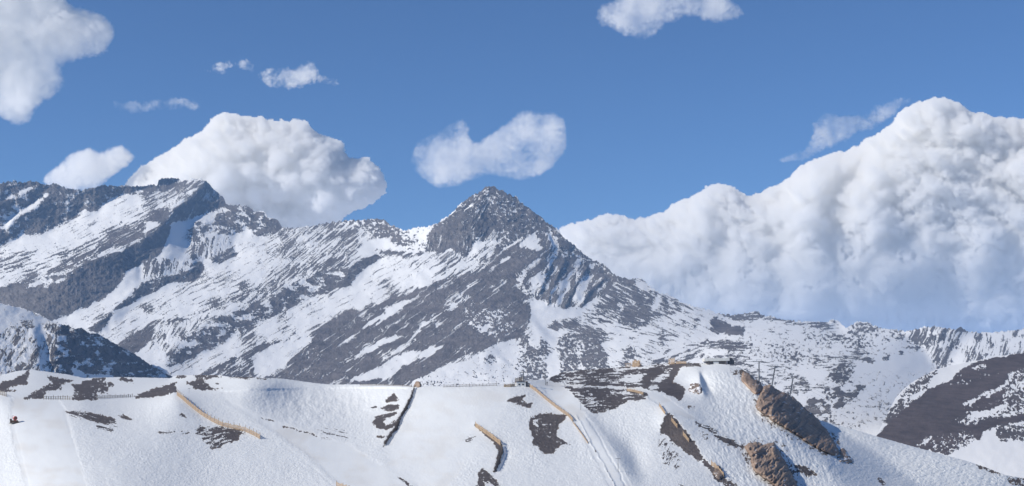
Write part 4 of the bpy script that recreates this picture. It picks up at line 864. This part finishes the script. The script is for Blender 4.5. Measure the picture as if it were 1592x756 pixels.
mast(294, 611, 7, 'small double pole above the long tan fence', r=.06, arm=.5, name='marker_pole')
mast(405, 591, 7, 'small pole on the skyline left of the low snow hump', r=.07, arm=.4, name='marker_pole')
mast(564, 600, 8, 'small lone pole on the skyline midway between left hump and dark fence', r=.06, arm=0, name='marker_pole')
mast(459, 592, 5, 'tiny pole on the crest in front of the little snow cliff', r=.06, arm=0, name='marker_pole')
mast(797, 599, 8, 'short thin pole standing over the low tan barrier', r=.07, arm=0, name='marker_pole')
mast(972, 571, 9, 'thin pole at the left end of the spiky crest fence', r=.07, arm=0, name='marker_pole')
mast(1124, 757, 12, 'dark post at the bottom edge left of the smaller crag', r=.1, arm=0, name='marker_pole')

# snow gun
b_ = on(22, 658.5); g_ = thing('snow_gun', 'red snow gun with round fan on a brown sled', 'snow gun', b_, R(20)); kk = b_.y / F
MB().box((-.1, 0, .85), (1.7, .9, .55)).box((-1.45, 0, 1.7), (.45, .7, .3)).build('body', M_BROWN, g_, bevel=.08)
MB().box((0, -.8, .12), (2.1, .12, .12)).box((0, .8, .12), (2.1, .12, .12)).build('runner', M_BLACK, g_)
MB().tube([(.35, -.9, 2.3), (.35, -.6, 2.3), (.35, .5, 2.3), (.35, .9, 2.3)], [.95, .85, .8, .62], 20).build('fan_drum', M_RED, g_, True)
MB().tube([(.35, -.94, 2.3), (.35, -.9, 2.3)], .6, 18).build('fan_grille', M_BROWN, g_)
MB().tube([(.35, 0, .9), (.35, 0, 1.6)], .25, 8).build('mount', M_BLACK, g_)
MB().tube([(-.9, 0, 1.9), (-.95, 0, 3.2), (-.4, 0, 3.55)], .09, 6).build('boom', M_RED, g_)
MB().box((1.6, 0, .55), (.5, .6, .35)).build('generator', M_DARKWOOD, g_)

# skier at the foot of the slim mast
def person(base, label, rz=0):
    V3 = [(0, 0, .95), (0, 0, 1.2), (0, .0, 1.42), (0, -.02, 1.52), (0, -.03, 1.62), (0, -.03, 1.74), (-.1, 0, .88), (-.13, -.05, .5), (-.14, .02, .08), (-.15, -.14, .03), (.1, 0, .88), (.14, -.08, .5), (.15, .02, .08), (.16, -.14, .03),
          (-.2, 0, 1.4), (-.3, -.02, 1.14), (-.28, -.22, .98), (.2, 0, 1.4), (.31, -.02, 1.14), (.3, -.22, .98)]
    Rd = [.15, .15, .16, .06, .09, .08, .11, .08, .055, .045, .11, .08, .055, .045, .07, .055, .045, .07, .055, .045]
    Ed = [(0, 1), (1, 2), (2, 3), (3, 4), (4, 5), (0, 6), (6, 7), (7, 8), (8, 9), (0, 10), (10, 11), (11, 12), (12, 13), (2, 14), (14, 15), (15, 16), (2, 17), (17, 18), (18, 19)]
    me = bpy.data.meshes.new('body'); me.from_pydata(V3, Ed, []); me.materials.append(M_BLACK); o = bpy.data.objects.new('person', me); C.objects.link(o)
    o.modifiers.new('skin', 'SKIN'); sk = me.skin_vertices[0].data if me.skin_vertices else None
    if sk is None:
        bpy.context.view_layer.update(); sk = me.skin_vertices[0].data if me.skin_vertices else None
    if sk:
        for i, r_ in enumerate(Rd): sk[i].radius = (r_, r_)
        sk[0].use_root = True
    o.modifiers.new('sub', 'SUBSURF').levels = 1
    o.location = base; o.rotation_euler = (0, 0, rz); o['label'] = label; o['category'] = 'person'
    MB().tube([(0, -.03, 1.68), (0, -.03, 1.8), (0, -.02, 1.86)], [.125, .115, .04], 12).build('hat', M_BLACK, o, True)
    for s_ in (-1, 1):
        MB().box((s_ * .15, -.1, .0), (.05, .85, .015)).build('ski', M_RED, o)
        MB().tube([(s_ * .32, -.3, 1.0), (s_ * .42, -.35, 0)], .02, 5).build('ski_pole', M_STEEL, o)
    return o
person(on(850.5, 599) + Vector((0, 0, .05)), 'skier in dark clothes standing at the foot of the slim lift mast', R(-30))

# ================================================================== clouds: closed puffy bodies filled with scattering vapour
def cloud(name, polys, holes, dist, thick, dens, label, edge=10, amp=.35, scale=40, step=2.0, puff=.5, seed=900, bulge=0, Hp=110, het=0.0, fa=.3):
    allp = np.array([q for P_ in polys for q in P_], float); mg = edge * 2.5
    u0, u1 = allp[:, 0].min() - mg, allp[:, 0].max() + mg; v0, v1 = allp[:, 1].min() - mg, allp[:, 1].max() + mg
    U, V = np.meshgrid(np.arange(u0, u1, step), np.arange(v0, v1, step))
    m = np.zeros(U.shape)
    for P_ in polys: m = np.maximum(m, inpoly(U, V, P_).astype(float))
    for P_ in holes: m = np.minimum(m, 1 - .38 * inpoly(U, V, P_))
    b1 = blur(m, edge / step); b2 = blur(m, 3.2 * edge / step)
    f = (b1 - .5) * 1.3 + (b2 - .5) * .5
    def billow(x, y, octs, sd, gain):
        s_ = 0; a_ = 1.0; n_ = 0
        for i in range(octs): s_ = s_ + a_ * np.abs(pn(x, y, sd + i)); n_ += a_; a_ *= gain; x = x * 2.07 + 9.1; y = y * 2.07 + 3.3
        return s_ / n_ * 2.6 - .5
    bil = billow(U / scale, V / (scale * .85), 5, seed + 5, .55)
    wis = fbm(U / (scale * .7), V / (scale * .6), 6, seed + 9, .62)
    f = f + amp * (bil * puff + wis * (1 - puff))
    fine = billow(U / (scale * .36), V / (scale * .33), 4, seed + 21, .6)
    f = f + fa * fine + .9 * np.clip(b2 - .8, 0, 1)
    f = f - .02
    f[:2] = -1; f[-2:] = -1; f[:, :2] = -1; f[:, -2:] = -1
    g = np.clip(f, 0, None)
    T = thick * (np.minimum(g, .9) ** (1.25 if het else .85))
    pf = np.clip(bil + .5, 0, 1.2)
    b3 = billow(U / (scale * 1.6), V / (scale * 1.3), 5, seed + 15, .52) + .18 * fine
    low = sstep(300, 430, V) if bulge > 600 else 0
    front = T * np.clip(.78 + .5 * b3 * (1 - .75 * low), .15, 2.2); backT = T * .6
    if bulge:
        yt = np.array([V[np.argmax(f[:, i] > 0), i] if (f[:, i] > 0).any() else np.nan for i in range(f.shape[1])])
        ok_ = ~np.isnan(yt); yt = np.interp(U[0], U[0][ok_], yt[ok_]); yt = blur(np.repeat(yt[None], 3, 0), 14)[1]
        s_ = (V + 26 * fbm(U / 90, V / 60, 4, seed + 30) - yt[None]) / Hp
        pr = np.where(s_ < 1, np.sin(np.clip(s_, 0, 1) * np.pi / 2), np.cos((np.clip(s_, 1, 3) - 1) * np.pi / 2.2))
        sat = np.clip(g * 3, 0, 1)
        front = np.maximum(front + bulge * pr * sat, bulge * sat * .6); backT = backT + bulge * .5 * sat
    cell = (g > 0)
    near = cell.copy(); near[1:] |= cell[:-1]; near[:-1] |= cell[1:]; near[:, 1:] |= near[:, :-1]; near[:, :-1] |= near[:, 1:]
    front = np.where(near, front, 0) ; backT = np.where(near, backT, 0)
    H, W = U.shape
    X, E = rays(U, V)
    def P(d): return np.stack([X * d, d, E * d], -1).reshape(-1, 3)
    edge_m = near.copy(); rim = near & ~(np.roll(near, 1, 0) & np.roll(near, -1, 0) & np.roll(near, 1, 1) & np.roll(near, -1, 1))
    front[rim] = 0; backT[rim] = 0
    idx = np.arange(H * W).reshape(H, W); q = np.stack([idx[:-1, :-1], idx[1:, :-1], idx[1:, 1:], idx[:-1, 1:]], -1)
    okc = near[:-1, :-1] & near[1:, :-1] & near[1:, 1:] & near[:-1, 1:]
    mv = (front != 0) | (backT != 0); act = mv[:-1, :-1] | mv[1:, :-1] | mv[1:, 1:] | mv[:-1, 1:]
    q = q[okc & act]
    vf = P(dist - front); vb = P(dist + backT)
    # weld the rim: back vertices of zero thickness reuse the front ones
    same = ((front <= 0) & (backT <= 0)).ravel()
    bi = np.where(same, np.arange(H * W), np.arange(H * W) + H * W)
    qb = bi[q][:, ::-1]
    allv = np.concatenate([vf, vb], 0); allq = np.concatenate([q, qb], 0)
    used = np.unique(allq); rem = np.full(len(allv), -1); rem[used] = np.arange(len(used))
    allv = allv[used]; allq = rem[allq]
    me = bpy.data.meshes.new(name)
    me.vertices.add(len(allv)); me.vertices.foreach_set('co', allv.astype(np.float32).ravel())
    me.loops.add(allq.size); me.loops.foreach_set('vertex_index', allq.ravel().astype(np.int32))
    me.polygons.add(len(allq)); me.polygons.foreach_set('loop_start', (np.arange(len(allq)) * 4).astype(np.int32))
    me.update(calc_edges=True); me.validate()
    mt = bpy.data.materials.new('cloud_vapour'); mt.use_nodes = True; t = mt.node_tree; t.nodes.clear()
    v = t.nodes.new('ShaderNodeVolumePrincipled'); v.inputs['Color'].default_value = (.978, .974, .962, 1); v.inputs['Density'].default_value = dens; v.inputs['Anisotropy'].default_value = 0.0
    v.inputs['Absorption Color'].default_value = (0, 0, 0, 1)
    if het:
        tc = t.nodes.new('ShaderNodeTexCoord').outputs['Object']
        nz = noise(t, tc, 1.0 / (scale * 3.2 * dist / F * .5), 6, .66)
        mr = t.nodes.new('ShaderNodeMapRange'); mr.interpolation_type = 'SMOOTHSTEP'
        mr.inputs['From Min'].default_value = het - .12; mr.inputs['From Max'].default_value = het + .26; mr.inputs['To Max'].default_value = dens
        t.links.new(nz, mr.inputs['Value']); t.links.new(mr.outputs[0], v.inputs['Density'])
    o_ = t.nodes.new('ShaderNodeOutputMaterial'); t.links.new(v.outputs[0], o_.inputs['Volume'])
    me.materials.append(mt)
    o = bpy.data.objects.new(name, me); C.objects.link(o)
    o['label'] = label; o['category'] = 'cloud'; o['group'] = 'clouds in the blue sky'
    return o
cloud('cloud', [[(860, 362), (871, 352), (908, 343), (939, 331), (966, 334), (987, 341), (1010, 338), (1035, 328), (1050, 313), (1077, 305), (1098, 288), (1119, 283), (1141, 292), (1162, 305), (1178, 303), (1204, 289), (1230, 273), (1246, 255), (1273, 244),
  (1310, 236), (1331, 228), (1358, 210), (1384, 194), (1400, 170), (1426, 160), (1448, 151), (1469, 152), (1495, 160), (1511, 178), (1527, 172), (1548, 183), (1592, 186), (1700, 170), (1800, 230), (1850, 400), (1830, 519), (860, 519), (840, 440)]], [], 26000, 1800, .0062,
  'huge white cumulus bank rising behind the right ridge', edge=6, amp=.42, scale=58, puff=.85, seed=900, bulge=750, Hp=190, fa=.5)
cloud('cloud', [[(189, 300), (189, 287), (213, 265), (241, 245), (273, 229), (293, 213), (322, 201), (322, 191), (342, 177), (354, 173), (370, 181), (402, 181), (422, 189), (442, 187), (478, 185), (490, 205), (519, 217), (535, 217), (539, 249), (575, 245),
  (599, 273), (603, 297), (580, 318), (545, 330), (530, 345), (500, 380), (200, 380)]], [], 17500, 1000, .009, 'rounded white cumulus cloud above the left massif', edge=6, amp=.42, scale=48, puff=.8, seed=930, bulge=700, Hp=75, fa=.5)
cloud('cloud', [[(-130, -10), (-90, -42), (-50, -60), (10, -75), (60, -62), (98, -40), (106, 0), (112, 20), (120, 8), (137, 12), (169, 24), (183, 44), (177, 68), (161, 94), (137, 84), (121, 96), (92, 108), (108, 133), (80, 153), (60, 165), (44, 199), (20, 195), (0, 185), (-40, 168), (-70, 130), (-95, 110), (-120, 60), (-145, 30)]], [],
  21500, 800, .005, 'large ragged cloud filling the top left corner of the sky', edge=8, amp=.5, scale=50, puff=.6, seed=960, het=.40)
cloud('cloud', [[(60, 277), (92, 257), (108, 237), (137, 231), (157, 235), (177, 227), (193, 225), (209, 239), (222, 243), (200, 258), (173, 277), (153, 294), (112, 300), (75, 294)]], [], 17200, 600, .006,
  'small soft cloud just left of the rounded cumulus', edge=6, amp=.4, scale=36, puff=.6, seed=990, het=.3)
cloud('cloud', [[(638, 236), (646, 221), (671, 208), (687, 203), (703, 189), (716, 184), (727, 189), (733, 217), (739, 227), (750, 216), (782, 194), (796, 186), (811, 167), (823, 171), (846, 175), (868, 173), (881, 184), (884, 227), (871, 252), (842, 275),
  (808, 284), (766, 271), (738, 281), (712, 292), (677, 295), (658, 278), (636, 262)]], [[(798, 221), (830, 218), (843, 235), (825, 262), (815, 255), (800, 238)]], 16000, 760, .0055, 'heart shaped cloud floating above the central peak', edge=6, amp=.42, scale=34, puff=.5, seed=1020, het=.50)
cloud('cloud', [[(925, 14), (955, 0), (970, -40), (1130, -40), (1136, 0), (1149, 12), (1160, 8), (1156, 25), (1136, 38), (1111, 38), (1076, 25), (1036, 38), (1021, 53), (1012, 66), (991, 64), (968, 55), (945, 45), (925, 42)]], [], 16000, 700, .0048,
  'pale cloud cut by the top edge above the right part of the sky', edge=7, amp=.5, scale=34, puff=.4, seed=1050, het=.50)
cloud('cloud', [[(400, 108), (380, 104), (340, 112), (312, 108), (340, 100), (380, 96), (400, 98)], [(490, 112), (520, 124), (536, 136), (510, 134), (488, 124)], [(392, 121), (418, 106), (445, 106), (462, 104), (482, 90), (494, 100), (492, 129), (462, 139), (418, 137)], [(316, 106), (335, 96), (360, 93), (364, 108), (340, 116), (318, 114)], [(372, 98), (384, 88), (400, 92), (400, 110), (380, 114)], [(504, 124), (518, 120), (532, 128), (526, 142), (508, 138)]], [],
  16500, 560, .007, 'thin cloud scrap high above the rounded cumulus', edge=6, amp=.62, scale=24, puff=.25, seed=1080, step=1.5, het=.46)
cloud('cloud', [[(1204, 247), (1230, 238), (1257, 228), (1262, 192), (1280, 172), (1300, 180), (1325, 178), (1347, 178), (1358, 164), (1389, 152), (1425, 154), (1400, 180), (1340, 208), (1299, 226), (1246, 252), (1215, 256)]], [], 16500, 420, .005,
  'wispy grey cloud clinging to the upper edge of the cumulus bank', edge=5, amp=.7, scale=30, puff=.25, seed=1110, step=1.5, het=.52)
cloud('cloud', [[(172, 156), (220, 158), (250, 153), (285, 150), (316, 158), (312, 172), (260, 170), (210, 178), (180, 172)]], [], 16500, 320, .0035, 'barely visible veil of cloud left of centre', edge=4, amp=.7, scale=22, puff=.2, seed=1140, step=1.5, het=.52)
